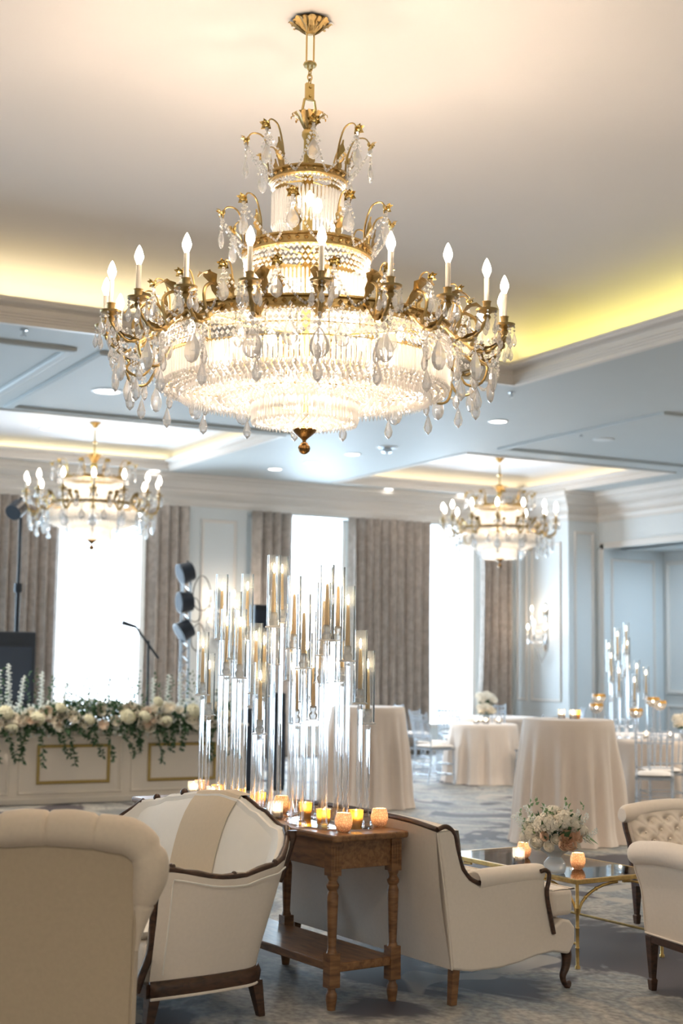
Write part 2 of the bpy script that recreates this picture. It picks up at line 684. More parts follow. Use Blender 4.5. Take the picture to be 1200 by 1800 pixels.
def tray(rect, zt, lipz, ins, name, n, cove=0.22, cin=.55, mat='tray'):
    x0, x1, y0, y1 = rect
    h = lipz - ZS
    prof = [(-0.05, ZS), (-0.05, ZS - 0.018), (0.012, ZS - 0.018), (0.012, ZS + .10 * h), (ins * .16, ZS + .12 * h), (ins * .16, ZS + .22 * h), (ins * .27, ZS + .24 * h), (ins * .27, ZS + .34 * h),
            (ins * .38, ZS + .36 * h), (ins * .38, ZS + .46 * h), (ins * .30, ZS + .50 * h), (ins * .30, ZS + .66 * h), (ins * .48, ZS + .74 * h), (ins * .92, ZS + .76 * h),
            (ins, ZS + .82 * h), (ins, ZS + .88 * h), (ins * 1.08, ZS + .90 * h), (ins * 1.08, ZS + h), (ins * .9, ZS + h), (ins * .9, ZS + h - .02), (-cove, ZS + h - .02)]
    cyc_sweep(rect, prof, 'trim_%d' % n)
    # flat tray ceiling with a curved cove rising behind the lip
    zl = ZS + h - .02
    ci = cin
    cv = []
    for k in range(13):
        a = PI / 2 * k / 12
        cv.append((-cove + (cove + ci) * (1 - math.cos(a)), zl + (zt - zl) * math.sin(a)))
    mb = MB()
    vs = []
    for d, z in cv:
        vs += [(x0 + d, y0 + d, z), (x1 - d, y0 + d, z), (x1 - d, y1 - d, z), (x0 + d, y1 - d, z)]
    fs = []
    for k_ in range(len(cv) - 1):
        for k in range(4):
            k2 = (k + 1) % 4
            fs.append((k_ * 4 + k, k_ * 4 + k2, (k_ + 1) * 4 + k2, (k_ + 1) * 4 + k))
    q = (len(cv) - 1) * 4
    fs.append((q, q + 1, q + 2, q + 3))
    mb.add(vs, fs)
    mb.box(((x0 + x1) / 2, (y0 + y1) / 2, zt + .05), (x1 - x0 + 2 * cove + .1, y1 - y0 + 2 * cove + .1, .06))
    struct(mb.build('ceiling', mat, smooth=50))


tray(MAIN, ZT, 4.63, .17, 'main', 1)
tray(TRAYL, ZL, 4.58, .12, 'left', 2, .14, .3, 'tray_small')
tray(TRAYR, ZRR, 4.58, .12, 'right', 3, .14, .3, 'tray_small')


def cove_lights(rect, z, col, p, side='NESW'):
    x0, x1, y0, y1 = rect
    o = 0.07
    if 'N' in side:
        light('cove_strip_light', 'AREA', ((x0 + x1) / 2, y1 + o, z), p * (x1 - x0), col, x1 - x0, .04, (R(180), 0, 0))
    if 'S' in side:
        light('cove_strip_light', 'AREA', ((x0 + x1) / 2, y0 - o, z), p * (x1 - x0), col, x1 - x0, .04, (R(180), 0, 0))
    if 'E' in side:
        light('cove_strip_light', 'AREA', (x1 + o, (y0 + y1) / 2, z), p * (y1 - y0), col, .04, y1 - y0, (R(180), 0, 0))
    if 'W' in side:
        light('cove_strip_light', 'AREA', (x0 - o, (y0 + y1) / 2, z), p * (y1 - y0), col, .04, y1 - y0, (R(180), 0, 0))


cove_lights(MAIN, 4.64, (1, .93, .22), .85, 'ES')
cove_lights(MAIN, 4.64, (1, .86, .48), 1.1, 'NW')
cove_lights(TRAYL, 4.59, (1, .88, .50), .45)
cove_lights(TRAYR, 4.59, (1, .82, .48), .45)


def box_struct(name, c, d, mat='wall'):
    return struct(MB().box(c, d).build(name, mat))


# window wall with two wide openings
mbw = MB()
TW = .3
ytop = 3.93


def wseg(x0, x1, z0, z1):
    mbw.box(((x0 + x1) / 2, YW + TW / 2, (z0 + z1) / 2), (x1 - x0, TW, z1 - z0))


OPEN = [(4.3, 8.50), (9.50, 14.66)]
wseg(X0, OPEN[0][0], 0, ZS)
wseg(OPEN[0][1], OPEN[1][0], 0, ZS)
wseg(OPEN[1][1], XR, 0, ZS)
for a, b in OPEN:
    wseg(a, b, ytop, ZS)
    wseg(a, b, 0, .12)
struct(mbw.build('wall_back', 'wall'))
# the wall plane that holds the panes, behind the curtains
mb = MB()


def pseg(x0, x1, z0, z1):
    mb.box(((x0 + x1) / 2, YW + .38, (z0 + z1) / 2), (x1 - x0, .12, z1 - z0))


wx = [4.0] + [v for w in WINDOWS for v in w] + [14.9]
for i in range(0, len(wx), 2):
    pseg(wx[i], wx[i + 1], 0, 4.2)
for a, b in WINDOWS:
    pseg(a, b, 0, .45)
    pseg(a, b, 4.0, 4.2)
struct(mb.build('wall_back_outer', 'wall'))
M['pane'] = glassy('window_pane', (1, 1, 1), .9, .0, .0, .0, ior=1.15)
for i, (a, b) in enumerate(WINDOWS):
    mb = MB()
    for xx in (a, b):
        mb.box((xx, YW + .36, 2.22), (.07, .1, 3.6))
    for zz in (.45, 4.0):
        mb.box(((a + b) / 2, YW + .36, zz), (b - a, .1, .07))
    w = struct(mb.build('window_%d' % (i + 1), 'trim'))
    MB().box(((a + b) / 2, YW + .38, 2.2), (b - a - .06, .01, 3.5)).build('pane', 'pane', w)

box_struct('wall_right', (XR + .35, (YC + 21.3) / 2, ZS / 2), (.7, 21.3 - YC, ZS))
mb = MB()
mb.box((XR2 + .2, (YC + 19.165) / 2, ZS / 2), (.4, YC - 19.165, ZS))
mb.box((XR2 + .2, (19.165 + Y0) / 2, (3.51 + ZS) / 2), (.4, 19.165 - Y0, ZS - 3.51))
mb.box((XR2 + .2, (14.5 + Y0) / 2, 3.51 / 2), (.4, 14.5 - Y0, 3.51))
struct(mb.build('wall_right_near', 'wall'))
mb = MB()
mb.box((16.0, 19.165 + .1, 1.755), (1.3, .2, 3.51))
mb.box((16.75, 16.8, 1.755), (.2, 5.0, 3.51))
mb.box((16.0, 14.4, 1.755), (1.3, .2, 3.51))
mb.box((16.2, 16.8, 3.56), (1.3, 5.1, .1))
struct(mb.build('wall_niche', 'wall'))
box_struct('wall_left', (X0 - .1, 8.5, 2.3), (.2, 25.4, 4.6))
box_struct('wall_front', (4, Y0 - .1, 2.3), (24, .2, 4.6))


def path_sweep(pts, prof, name, mat='trim'):
    """open moulding along wall corners. pts [(x,y)], room on the right-hand side; prof [(out, z)]"""
    P = [Vector((p[0], p[1])) for p in pts]
    n = len(P)
    offs = []
    for i in range(n):
        ds = []
        if i > 0:
            ds.append((P[i] - P[i - 1]).normalized())
        if i < n - 1:
            ds.append((P[i + 1] - P[i]).normalized())
        ns = [Vector((d.y, -d.x)) for d in ds]
        b = sum(ns, Vector((0, 0)))
        b = b / max(.2, b.dot(ns[0]))
        offs.append(b)
    mb = MB()
    vs = []
    for d, z in prof:
        for i in range(n):
            q = P[i] + offs[i] * d
            vs.append((q.x, q.y, z))
    fs = []
    for j in range(len(prof) - 1):
        for i in range(n - 1):
            fs.append((j * n + i, j * n + i + 1, (j + 1) * n + i + 1, (j + 1) * n + i))
    mb.add(vs, fs)
    return struct(mb.build(name, mat, recalc=False))


WALLPATH = [(X0, YW), (XR, YW), (XR, YC), (XR2, YC), (XR2, Y0)]
crown = [(0, 3.97), (.03, 3.97), (.03, 4.02), (.045, 4.02), (.06, 4.06), (.06, 4.09), (.035, 4.10), (.035, 4.15), (.06, 4.15), (.07, 4.19), (.10, 4.22), (.10, 4.245),
         (.15, 4.25), (.21, 4.30), (.24, 4.335), (.24, 4.355), (.30, 4.36), (.31, 4.42), (.33, 4.43), (.33, 4.452)]
path_sweep(WALLPATH, crown, 'trim_4')
path_sweep(WALLPATH, [(0, .0), (.03, .0), (.03, .17), (.012, .2), (0, .2)], 'baseboard_back')

TN = [5]


def panel_frame(o, u, v, w, h, nrm, wid=.05, dep=.028, name=None, mat='trim'):
    """raised rectangular moulding on a plane: origin o, axes u (width) and v (height), outward nrm"""
    o, u, v, nrm = Vector(o), Vector(u), Vector(v), Vector(nrm)
    mb = MB()
    rings = [(0, 0), (0, dep * .6), (wid * .3, dep), (wid * .6, dep), (wid * .8, dep * .4), (wid, dep * .4), (wid, 0)]
    vs = []
    for d, e in rings:
        for a, b in ((d, d), (w - d, d), (w - d, h - d), (d, h - d)):
            vs.append(o + u * a + v * b + nrm * e)
    fs = []
    for j in range(len(rings) - 1):
        for k in range(4):
            k2 = (k + 1) % 4
            fs.append((j * 4 + k, j * 4 + k2, (j + 1) * 4 + k2, (j + 1) * 4 + k))
    mb.add(vs, fs)
    ob = mb.build(name or 'trim_%d' % TN[0], mat)
    if name is None:
        TN[0] += 1
        struct(ob)
    return ob


panel_frame((8.70, YW, 1.0), (1, 0, 0), (0, 0, 1), .62, 2.78, (0, -1, 0))
panel_frame((8.70, YW, .3), (1, 0, 0), (0, 0, 1), .62, .55, (0, -1, 0))
panel_frame((XR, 20.42, .9), (0, -1, 0), (0, 0, 1), .86, 2.72, (-1, 0, 0))
panel_frame((XR, 20.86, .9), (0, -1, 0), (0, 0, 1), .32, 2.72, (-1, 0, 0))
panel_frame((14.87, YC, .35), (1, 0, 0), (0, 0, 1), .42, 3.45, (0, -1, 0))
panel_frame((15.50, 19.165, .35), (1, 0, 0), (0, 0, 1), .96, 3.0, (0, -1, 0))
panel_frame((16.65, 19.08, 1.05), (0, -1, 0), (0, 0, 1), 1.7, 2.3, (-1, 0, 0), .08, .04)
panel_frame((16.65, 19.08, .25), (0, -1, 0), (0, 0, 1), 1.7, .62, (-1, 0, 0))
# casing of the niche opening
mb = MB()
mb.box((XR2 - .015, 19.215, 1.79), (.05, .10, 3.6))
mb.box((XR2 - .015, 16.8, 3.56), (.05, 4.9, .10))
struct(mb.build('trim_%d' % TN[0], 'trim'))
TN[0] += 1
light('niche_ceiling_light', 'AREA', (16.0, 17.0, 3.46), 38, DAY, .5, 1.2, (0, 0, 0))

# raised panel borders on the soffit between the trays


def soffit_panel(x0, x1, y0, y1):
    mb = MB()
    prof = [(0, 0), (0, -.028), (.03, -.036), (.085, -.036), (.10, -.022), (.10, 0)]
    vs = []
    for d, e in prof:
        vs += [(x0 + d, y0 + d, ZS + e), (x1 - d, y0 + d, ZS + e), (x1 - d, y1 - d, ZS + e), (x0 + d, y1 - d, ZS + e)]
    fs = []
    for j in range(len(prof) - 1):
        for k in range(4):
            k2 = (k + 1) % 4
            fs.append((j * 4 + k, j * 4 + k2, (j + 1) * 4 + k2, (j + 1) * 4 + k))
    mb.add(vs, fs)
    struct(mb.build('trim_%d' % TN[0], 'ceil', recalc=False))
    TN[0] += 1


soffit_panel(10.85, 14.6, 12.45, 15.80)
soffit_panel(4.22, 8.05, 12.75, 16.18)
soffit_panel(0.3, 4.0, 12.75, 16.18)


# ------------------------------------------------------------------ ceiling fittings
def downlight(x, y, z, label, r=.10):
    t = thing('recessed_downlight', label, 'downlight', (x, y, z), 0, 'recessed ceiling downlights')
    MB().lathe([(r * 1.25, 0), (r * 1.25, -.008), (r, -.012), (r, 0)], n=24, cap=False).build('trim_ring', 'whiteplastic', t, 40)
    MB().lathe([(r * .98, -.006), (r * .5, -.012), (.001, -.013)], n=24, cap=False).build('lens', 'downlight', t, 40)
    return t


DL = [(4.95, 14.66, 'large pale recessed downlight left of the big chandelier', .14, 1),
      (9.63, 14.0, 'bright downlight on soffit right of the big chandelier', .10, 1),
      (9.48, 17.37, 'downlight nearest the chandelier finial on its right', .10, 1),
      (9.40, 18.47, 'middle downlight of the row below the finial', .10, 1),
      (9.24, 19.39, 'farthest left downlight of the row below the finial', .10, 1),
      (11.94, 20.62, 'small downlight near window wall above the middle curtain', .09, 0),
      (13.40, 20.62, 'small downlight near window wall beside the right chandelier', .09, 0),
      (7.75, 20.60, 'small downlight near window wall right of the left chandelier', .09, 0)]
for x, y, lb, r, on in DL:
    downlight(x, y, ZS - .001, lb, r)
    if on:
        light('downlight_lamp', 'SPOT', (x, y, ZS - .03), 130, (1, .87, .72), spot=R(110), radius=.08)
downlight(5.67, 19.3, ZL - .001, 'downlight inside the left tray ceiling beside chandelier stem')
downlight(12.0, 19.4, ZRR - .001, 'downlight inside the right tray ceiling beside chandelier stem')
t = thing('flush_ceiling_speaker', 'round flush grey speaker grille on right soffit panel', 'ceiling speaker', (11.56, 14.43, ZS))
MB().lathe([(.14, 0), (.14, -.01), (.12, -.014), (.001, -.014)], n=24, cap=False).build('grille', 'wall', t, 40)
t = thing('smoke_detector', 'small domed detector on the soffit right of finial', 'smoke detector', (9.56, 16.55, ZS))
MB().lathe([(.13, 0), (.12, -.02), (.07, -.03), (.07, -.07), (.03, -.09), (.001, -.09)], n=20, cap=False).build('dome', 'chrome', t, 40)
MB().lathe([(.15, 0), (.15, -.008), (.12, -.012), (.12, 0)], n=20, cap=False).build('base_ring', 'whiteplastic', t, 40)
for x, y, lb in ((8.7, 12.4, 'sprinkler head beside far right corner of the main tray'), (10.95, 14.1, 'sprinkler head on the left border of right soffit panel'),
                 (14.0, 15.2, 'sprinkler head on soffit at the right picture edge'), (3.35, 12.25, 'sprinkler head on soffit at the left picture edge')):
    t = thing('sprinkler_head', lb, 'sprinkler', (x, y, ZS), 0, 'ceiling sprinkler heads')
    MB().lathe([(.035, 0), (.035, -.01), (.012, -.014), (.012, -.05), (.001, -.05)], n=12, cap=False).build('body', 'chrome', t, 40)
    MB().lathe([(.028, -.055), (.028, -.06), (.001, -.06)], n=12, cap=False).build('deflector', 'chrome', t, 40)


# ------------------------------------------------------------------ curtains
def curtain(x0, x1, label, seed, flare=.0, y=20.80, z1=3.95):
    rnd = random.Random(seed)
    nu = int((x1 - x0) * 70)
    ph = rnd.random() * 6
    waves = max(3, int((x1 - x0) / .155))
    mb = MB()
    nv = 14

    def fn(i, j):
        u = i / (nu - 1)
        v = j / (nv - 1)
        z = z1 - (z1 - .02) * v
        a = u * waves * TAU + ph + .6 * math.sin(u * 7 + seed)
        am = .062 + .012 * math.sin(u * 23 + seed) + .015 * v
        xx = x0 + (x1 - x0) * u + flare * v * v * (u if flare > 0 else (1 - u)) + .014 * math.sin(a * 2)
        return Vector((xx, y + am * math.sin(a) + .01 * math.sin(5 * v + a * .3), z))
    mb.grid(fn, nu, nv)
    o = mb.build('curtain', 'curtain', smooth=60, solid=.006)
    tag(o, label, 'curtain', 'patterned floor-length window curtains')
    return o


curtain(4.5, 6.36, 'wide taupe curtain at far left, behind the black stand pole', 1, -.0)
curtain(7.72, 8.44, 'curtain between the left window and the wall sconce pier', 2)
curtain(9.55, 10.27, 'narrow curtain behind the tall glass candle stands, left of middle window', 3)
curtain(11.30, 12.92, 'wide curtain between the middle and the right window', 4)
curtain(13.95, 14.58, 'curtain right of the right window, below the right chandelier', 5, -.12)


# ------------------------------------------------------------------ chandeliers
def flower_mb(mb, c, r, dirv):
    """small metal flower: cup and five petals facing dirv"""
    c = Vector(c)
    d = Vector(dirv).normalized()
    a = d.orthogonal().normalized()
    b = d.cross(a)
    for k in range(6):
        an = TAU * k / 6
        e = a * math.cos(an) + b * math.sin(an)
        s_ = d.cross(e)
        vs = [c, c + e * r * .55 + s_ * r * .38 + d * r * .15, c + e * r * 1.05 + d * r * .42, c + e * r * .55 - s_ * r * .38 + d * r * .15,
              c + e * r * .6 - d * r * .1]
        mb.add(vs, [(0, 1, 4), (1, 2, 4), (2, 3, 4), (3, 0, 4)])
    mb.ball(c + d * r * .15, r * .34, 8, 5)
    mb.ball(c - d * r * .35, r * .28, 6, 4, 1.4)


def leaf_mb(mb, pts, w, outward):
    """serrated acanthus strip along pts"""
    P = [Vector(p) for p in pts]
    o = Vector(outward).normalized()
    n = len(P)
    L, Rr, C_ = [], [], []
    for i, p in enumerate(P):
        t = (P[min(i + 1, n - 1)] - P[max(i - 1, 0)]).normalized()
        s_ = t.cross(o)
        s_ = s_.normalized() if s_.length > 1e-6 else Vector((1, 0, 0))
        f = math.sin(PI * min(1, (i + .6) / n)) * w * (1.25 if i % 2 else .72)
        L.append(p + s_ * f + o * f * .25)
        Rr.append(p - s_ * f + o * f * .25)
        C_.append(p - o * w * .15)
    vs = L + C_ + Rr
    fs = []
    for i in range(n - 1):
        fs += [(i, i + 1, n + i + 1, n + i), (n + i, n + i + 1, 2 * n + i + 1, 2 * n + i)]
    mb.add(vs, fs)


def prism_mesh(L, w=.0075):
    """long faceted spear prism hanging from its top"""
    return MB().lathe([(.001, 0), (w * .7, -.006), (w, -.012), (w, -L + .03), (w * 1.15, -L + .02), (.001, -L)], n=6, cap=False)


def pendeloque(h, w):
    """flat faceted teardrop pendant, hanging from its top"""
    prof = [(.001, 0), (.12, .10), (.26, .24), (.42, .42), (.50, .60), (.46, .76), (.30, .92), (.001, 1.0)]
    mb = MB()
    mb.lathe([(r * w, -z * h) for r, z in prof], n=8, cap=False, sy=.45)
    mb.octa((0, 0, .008), w * .13)
    return mb


def beads(mb, pts, r=.008, oct_=True):
    for i, p in enumerate(pts):
        if oct_:
            mb.octa(p, r * (1 + .25 * ((i % 3) == 0)), 1.15, i * .6)
        else:
            mb.ball(p, r, 6, 4)


def catenary(a, b, sag, n):
    a, b = Vector(a), Vector(b)
    return [a.lerp(b, i / n) + Vector((0, 0, -sag * 4 * (i / n) * (1 - i / n))) for i in range(n + 1)]


def pol(r, a, z):
    return Vector((r * math.cos(a), r * math.sin(a), z))


def band(r, z, h, t=.02):
    mb = MB()
    mb.lathe([(r - t, z), (r, z), (r + .012, z + .006), (r + .012, z + .014), (r, z + .02), (r, z + h - .02), (r + .014, z + h - .014), (r + .014, z + h - .004), (r - .002, z + h), (r - t, z + h), (r - t, z)],
             n=72, cap=False)
    # ornament studs round the band
    n = int(TAU * r / .045)
    for k in range(n):
        a = TAU * k / n
        mb.octa(pol(r + .004, a, z + h / 2), .014, 1.0, a)
    return mb


def chandelier(label, loc, cfg, group=None):
    t = thing('chandelier', label, 'chandelier', loc, 0, group)
    C = cfg
    det = C['detail']
    # canopy
    cr = C['canopy']
    mb = MB().lathe([(cr * .80, 0), (cr * .92, -.006), (cr * .70, -.022), (cr * .50, -.045), (cr * .34, -.066), (cr * .2, -.078), (cr * .1, -.08)], n=32)
    if det:
        for k in range(16):
            a = TAU * k / 16
            rs_ = 1.0 if k % 2 else .9
            leaf_mb(mb, [pol(cr * q * rs_, a, z) for q, z in ((.3, -.074), (.5, -.054), (.72, -.034), (.92, -.020), (1.08, -.014), (1.17, -.020))], .020, (math.cos(a), math.sin(a), -.8))
        for k in range(48):
            a = TAU * k / 48
            mb.octa(pol(cr * (.45 + .2 * (k % 3)), a, -.05 + .015 * (k % 3)), .008, 1.0, a)
    mb.build('canopy', 'brass', t, 35)
    if det:
        z0 = -.10
        mb = MB()
        for s_ in (-1, 1):
            mb.tube([(s_ * .022, 0, -.07), (s_ * .022, 0, -.255)], .005, 6)
        mb.lathe([(.033, -.262), (.038, -.25), (.033, -.24)], n=14)
        mb.build('hanging_rods', 'brass_plain', t, 40)
        mb = MB()
        for i in range(4):
            zc = -.27 - i * .026
            mb.tube([Vector((math.cos(q) * .013 * (i % 2 == 0), math.cos(q) * .013 * (i % 2), zc + math.sin(q) * .019)) for q in [TAU * k / 10 for k in range(10)]], .004, 6, closed=True)
        mb.build('chain', 'brass_plain', t, 50)
        mb = MB().box((0, 0, -.405), (.05, .022, .095))
        for zz in (-.38, -.43):
            mb.tube([(0, -.018, zz), (0, .018, zz)], .009, 8)
        mb.build('link_plate', 'brass_plain', t, bevel=.006)
        mb = MB().tube([(-.045, 0, -.53), (-.03, 0, -.45), (0, 0, -.43), (.03, 0, -.45), (.045, 0, -.53)], .007, 6)
        mb.build('hanging_loop', 'brass_plain', t, 50)
        zc = -.51
    else:
        MB().tube([(0, 0, -.1), (0, 0, C['cupz'])], .012, 8).build('hanging_rod', 'brass_plain', t, 50)
        MB().lathe([(.02, C['cupz'] * .62), (.045, C['cupz'] * .66), (.02, C['cupz'] * .70)], n=12).build('rod_knop', 'brass_plain', t, 50)
        zc = C['cupz']
    cs = C['cups']
    mb = MB().lathe([(.02 * cs, zc), (.045 * cs, zc - .01 * cs), (.04 * cs, zc - .04 * cs), (.03 * cs, zc - .09 * cs), (.022 * cs, zc - .11 * cs)], n=16)
    for k in range(10):
        a = TAU * k / 10
        leaf_mb(mb, [pol(q * cs, a, zc + z * cs) for q, z in ((.028, -.10), (.040, -.07), (.058, -.04), (.080, -.022), (.098, -.030), (.100, -.042))], .017 * cs, (math.cos(a), math.sin(a), .1))
    mb.build('leaf_cup', 'brass', t, 40)
    ztop = C['rings'][0]['z']
    mb = MB()
    sr = .03 * cs
    mb.lathe([(sr * .8, zc - .10 * cs), (sr * 1.25, zc - .12 * cs), (sr * 1.3, zc - .14 * cs), (sr * .9, zc - .165 * cs), (sr * .95, ztop - .3), (sr * .7, C['bowl'][-1][1])], n=16)
    mb.build('stem', 'brass_plain', t, 50)

    pend_big = pendeloque(C['pend'], C['pend'] * .62).build('teardrop_pendant', 'drop', t)
    used = [False]

    def pend(loc_, s_=1.0, rz=0.0):
        if not used[0]:
            used[0] = True
            o = pend_big
            o.location = loc_
            o.rotation_euler = (0, 0, rz)
            o.scale = (s_,) * 3
        else:
            o = link_copy(pend_big, t, loc_, (0, 0, rz), (s_,) * 3)
        return o
    strands = MB()
    budget = [C['npend']]
    a_view = C['view']

    def front(a):
        return math.cos(a - a_view)
    # tiers
    for ri, rg in enumerate(C['rings']):
        r, z, h = rg['r'], rg['z'], rg['h']
        band(r, z, h).build('ring_band', 'brass', t, 40)
        # ring spokes carry the band from the stem
        mb = MB()
        for k in range(6):
            a = TAU * k / 6 + .3
            mb.tube([pol(.02, a, z + h / 2), pol(r - .01, a, z + h / 2)], .006, 6)
        if rg.get('wires'):
            zb_ = z - rg['rows'] * rg['rs'] - .006
            for rr_, zz_ in ((r - .016, zb_), (r - .05, z - .05), (.60, -2.07), (.45, -2.09)):
                mb.tube([pol(rr_, TAU * k / 60, zz_) for k in range(60)], .0035, 4, closed=True)
            for k in range(rg['wires']):
                a = TAU * k / rg['wires']
                mb.tube([pol(r - .03, a, z), pol(r - .03, a, z - .26)], .003, 4)
                mb.tube([pol(r - .03, a, z - .25), pol(.28, a, -2.09)], .003, 4)
        mb.build('ring_spokes', 'brass_plain', t)
        # bead rows under the band
        br = MB()
        nb = int(TAU * r / rg.get('bs', .024))
        zz = z - .008
        for row in range(rg['rows']):
            for k in range(nb):
                a = TAU * (k + .5 * (row % 2)) / nb
                br.octa(pol(r - .006 - row * .002, a, zz - row * rg.get('rs', .022)), rg.get('br', .0105), 1.0, a)
        br.build('bead_rows', C.get('cm', 'crystal_lit'), t)
        zp = zz - rg['rows'] * rg.get('rs', .022)
        # prisms
        P0 = prism_mesh(rg['len'], rg.get('w', .0085)).build('crystal_prism', C.get('cm', 'crystal_lit'), t)
        npz = int(TAU * r / rg.get('ps', .0225))
        cand = sorted(range(npz), key=lambda k: -front(TAU * k / npz))
        keep = cand[:rg['keep']]
        rest = cand[rg['keep']:]
        for i, k in enumerate(keep):
            a = TAU * k / npz
            lo = pol(r - .012, a, zp)
            if i == 0:
                P0.location = lo
                P0.rotation_euler = (0, 0, a)
            else:
                link_copy(P0, t, lo, (0, 0, a))
        if rest:
            mb = MB()
            for k in rest:
                mb.lathe([(.001, 0), (.0085, -.01), (.0085, -rg['len'] + .02), (.001, -rg['len'])], pol(r - .012, TAU * k / npz, zp), n=4, cap=False)
            if rg.get('inner'):
                ri_, zi = rg['inner']
                ni = int(TAU * ri_ / .024)
                for k in range(ni):
                    mb.lathe([(.001, 0), (.0085, -.01), (.0085, -rg['len'] * .8 + .02), (.001, -rg['len'] * .8)], pol(ri_, TAU * k / ni, zi), n=4, cap=False)
            tag(mb.build('crystal_prism_fringe', C.get('cm', 'crystal_lit'), t), kind='stuff')
        # goosenecks with flowers
        ng = rg['goose']
        gr = rg['gr']
        gh = rg['gh']
        tips = []
        for k in range(ng):
            a = TAU * (k + rg.get('goff', .5)) / ng
            o = Vector((math.cos(a), math.sin(a), 0))
            base = pol(r, a, z + h)
            pts = spline([base, base + o * gr * .05 + Vector((0, 0, gh * .45)), base + o * gr * .35 + Vector((0, 0, gh * .92)), base + o * gr * .8 + Vector((0, 0, gh * 1.0)),
                          base + o * gr * 1.05 + Vector((0, 0, gh * .82))], 4)
            g = MB().tube(pts, [.0060 * rg['gs'] - .002 * rg['gs'] * i / len(pts) for i in range(len(pts))], 5)
            leaf_mb(g, [base + Vector((0, 0, -.02)) + o * .012 + Vector((o.x, o.y, 0)) * (gr * .22 * q * q) + Vector((0, 0, gh * .75 * q)) for q in [i / 7 for i in range(8)]], .026 * rg['gs'], o)
            leaf_mb(g, [base + o * (.01 + gr * .35 * q) + Vector((0, 0, gh * (.10 + .34 * q - .1 * q * q))) for q in [i / 5 for i in range(6)]], .018 * rg['gs'], o)
            go = g.build('gooseneck_arm', 'brass', t, 50)
            fm = MB()
            tip = pts[-1]
            flower_mb(fm, tip, .037 * rg['gs'], o * .8 + Vector((0, 0, -.55)))
            fm.build('flower', 'brass_plain', go, 30)
            tips.append(tip)
            # strand and teardrop below the flower
            nb_ = max(2, int(gh * .28 / .02))
            beads(strands, [tip + Vector((0, 0, -.03 - i * .019)) for i in range(nb_)], .0095 * rg['gs'])
            pend(tip + Vector((0, 0, -.03 - nb_ * .019 - .01)), .85 * rg['gs'], a + PI / 2)
            if rg['gs'] > .8:
                for sd in (-1, 1):
                    tang = Vector((-o.y, o.x, 0)) * sd
                    for q in range(4):
                        strands.octa(tip + tang * (.008 + .008 * q) + Vector((0, 0, -.05 - .02 * q)), .009)
        for k in range(ng):
            a_, b_ = tips[k], tips[(k + 1) % ng]
            L = (a_ - b_).length
            mid = (a_ + b_) / 2
            ang = math.atan2(mid.y, mid.x)
            mid = pol((r + .01), ang, z + h * .3)
            beads(strands, catenary(a_ + Vector((0, 0, -.02)), mid, L * .10, max(4, int((a_ - mid).length / .021))), .0085 * rg['gs'] ** .5)
            beads(strands, catenary(mid, b_ + Vector((0, 0, -.02)), L * .10, max(4, int((b_ - mid).length / .021))), .0085 * rg['gs'] ** .5)
    # candle arms
    big = C['rings'][-1] if not C.get('armring') else C['rings'][C['armring']]
    R0, Z0 = big['r'], big['z'] + big['h'] * .5
    RA = C['R']
    ZC = C['zcup']
    na = C['arms']
    arm_src = None
    sc = C['asc']
    cup_src = candle_src = None
    drops = MB()
    for k in range(na):
        a = a_view + R(C['aoff']) + TAU * k / na
        o = Vector((1, 0, 0))
        if arm_src is None:
            pts = spline([(R0 - .01, 0, Z0), (R0 + .06 * sc, 0, Z0 - .045 * sc), (R0 + .12 * sc, 0, Z0 - .10 * sc), ((R0 + RA) / 2 + .05 * sc, 0, Z0 - .12 * sc), (RA - .05 * sc, 0, (Z0 - .09 * sc)),
                          (RA - .008, 0, (Z0 - .04 * sc)), (RA, 0, ZC - .03 * sc)], 5)
            mb = MB().tube(pts, [.0105 * sc * (1 + .18 * math.sin(i * 2.1)) for i in range(len(pts))], 7)
            pts2 = spline([(R0, 0, Z0 + .03), (R0 + .06 * sc, 0, Z0 + .09 * sc), (R0 + .13 * sc, 0, Z0 + .06 * sc), (R0 + .14 * sc, 0, Z0 - .0 * sc), (R0 + .105 * sc, 0, Z0 - .10 * sc)], 4)
            mb.tube(pts2, .009 * sc, 6)
            leaf_mb(mb, [(R0 + .02 + .17 * sc * q, 0, Z0 + .02 + .11 * sc * math.sin(q * 2.4)) for q in [i / 7 for i in range(8)]], .034 * sc, (.3, 0, 1))
            leaf_mb(mb, [(RA - .17 * sc + .15 * sc * q, 0, Z0 - .115 * sc + .05 * sc * q * q) for q in [i / 6 for i in range(7)]], .024 * sc, (0, 0, 1))
            arm_src = mb.build('candle_arm', 'brass', t, 50)
            ar = arm_src
            mb = MB().lathe([(.012 * sc, ZC - .05 * sc), (.022 * sc, ZC - .035 * sc), (.014 * sc, ZC - .02 * sc), (.030 * sc, ZC - .008 * sc), (.052 * sc, ZC - .004 * sc), (.056 * sc, ZC + .006 * sc),
                             (.03 * sc, ZC + .004 * sc), (.018 * sc, ZC + .012 * sc), (.020 * sc, ZC + .04 * sc), (.024 * sc, ZC + .045 * sc), (.014 * sc, ZC + .046 * sc)], (RA, 0, 0), 20, cap=False)
            cup_src = mb.build('drip_cup', 'brass', ar, 40)
            ch = C['ch']
            candle_src = MB().lathe([(.013 * sc, 0), (.013 * sc, ch), (.008 * sc, ch + .003), (.001, ch + .003)], (RA, 0, ZC + .04 * sc), 12, cap=False).build('candle_tube', 'candle_white', ar, 40)
            zb = ZC + .04 * sc + ch + .003
            bs = C['bsc']
            bulb_src = MB().lathe([(.008 * bs, 0), (.010 * bs, .006 * bs), (.0165 * bs, .022 * bs), (.017 * bs, .032 * bs), (.012 * bs, .05 * bs), (.006 * bs, .064 * bs), (.001, .072 * bs)], (RA, 0, zb), 12, cap=False).build('bulb', 'bulb', ar, 60)
            ar.rotation_euler = (0, 0, a)
        else:
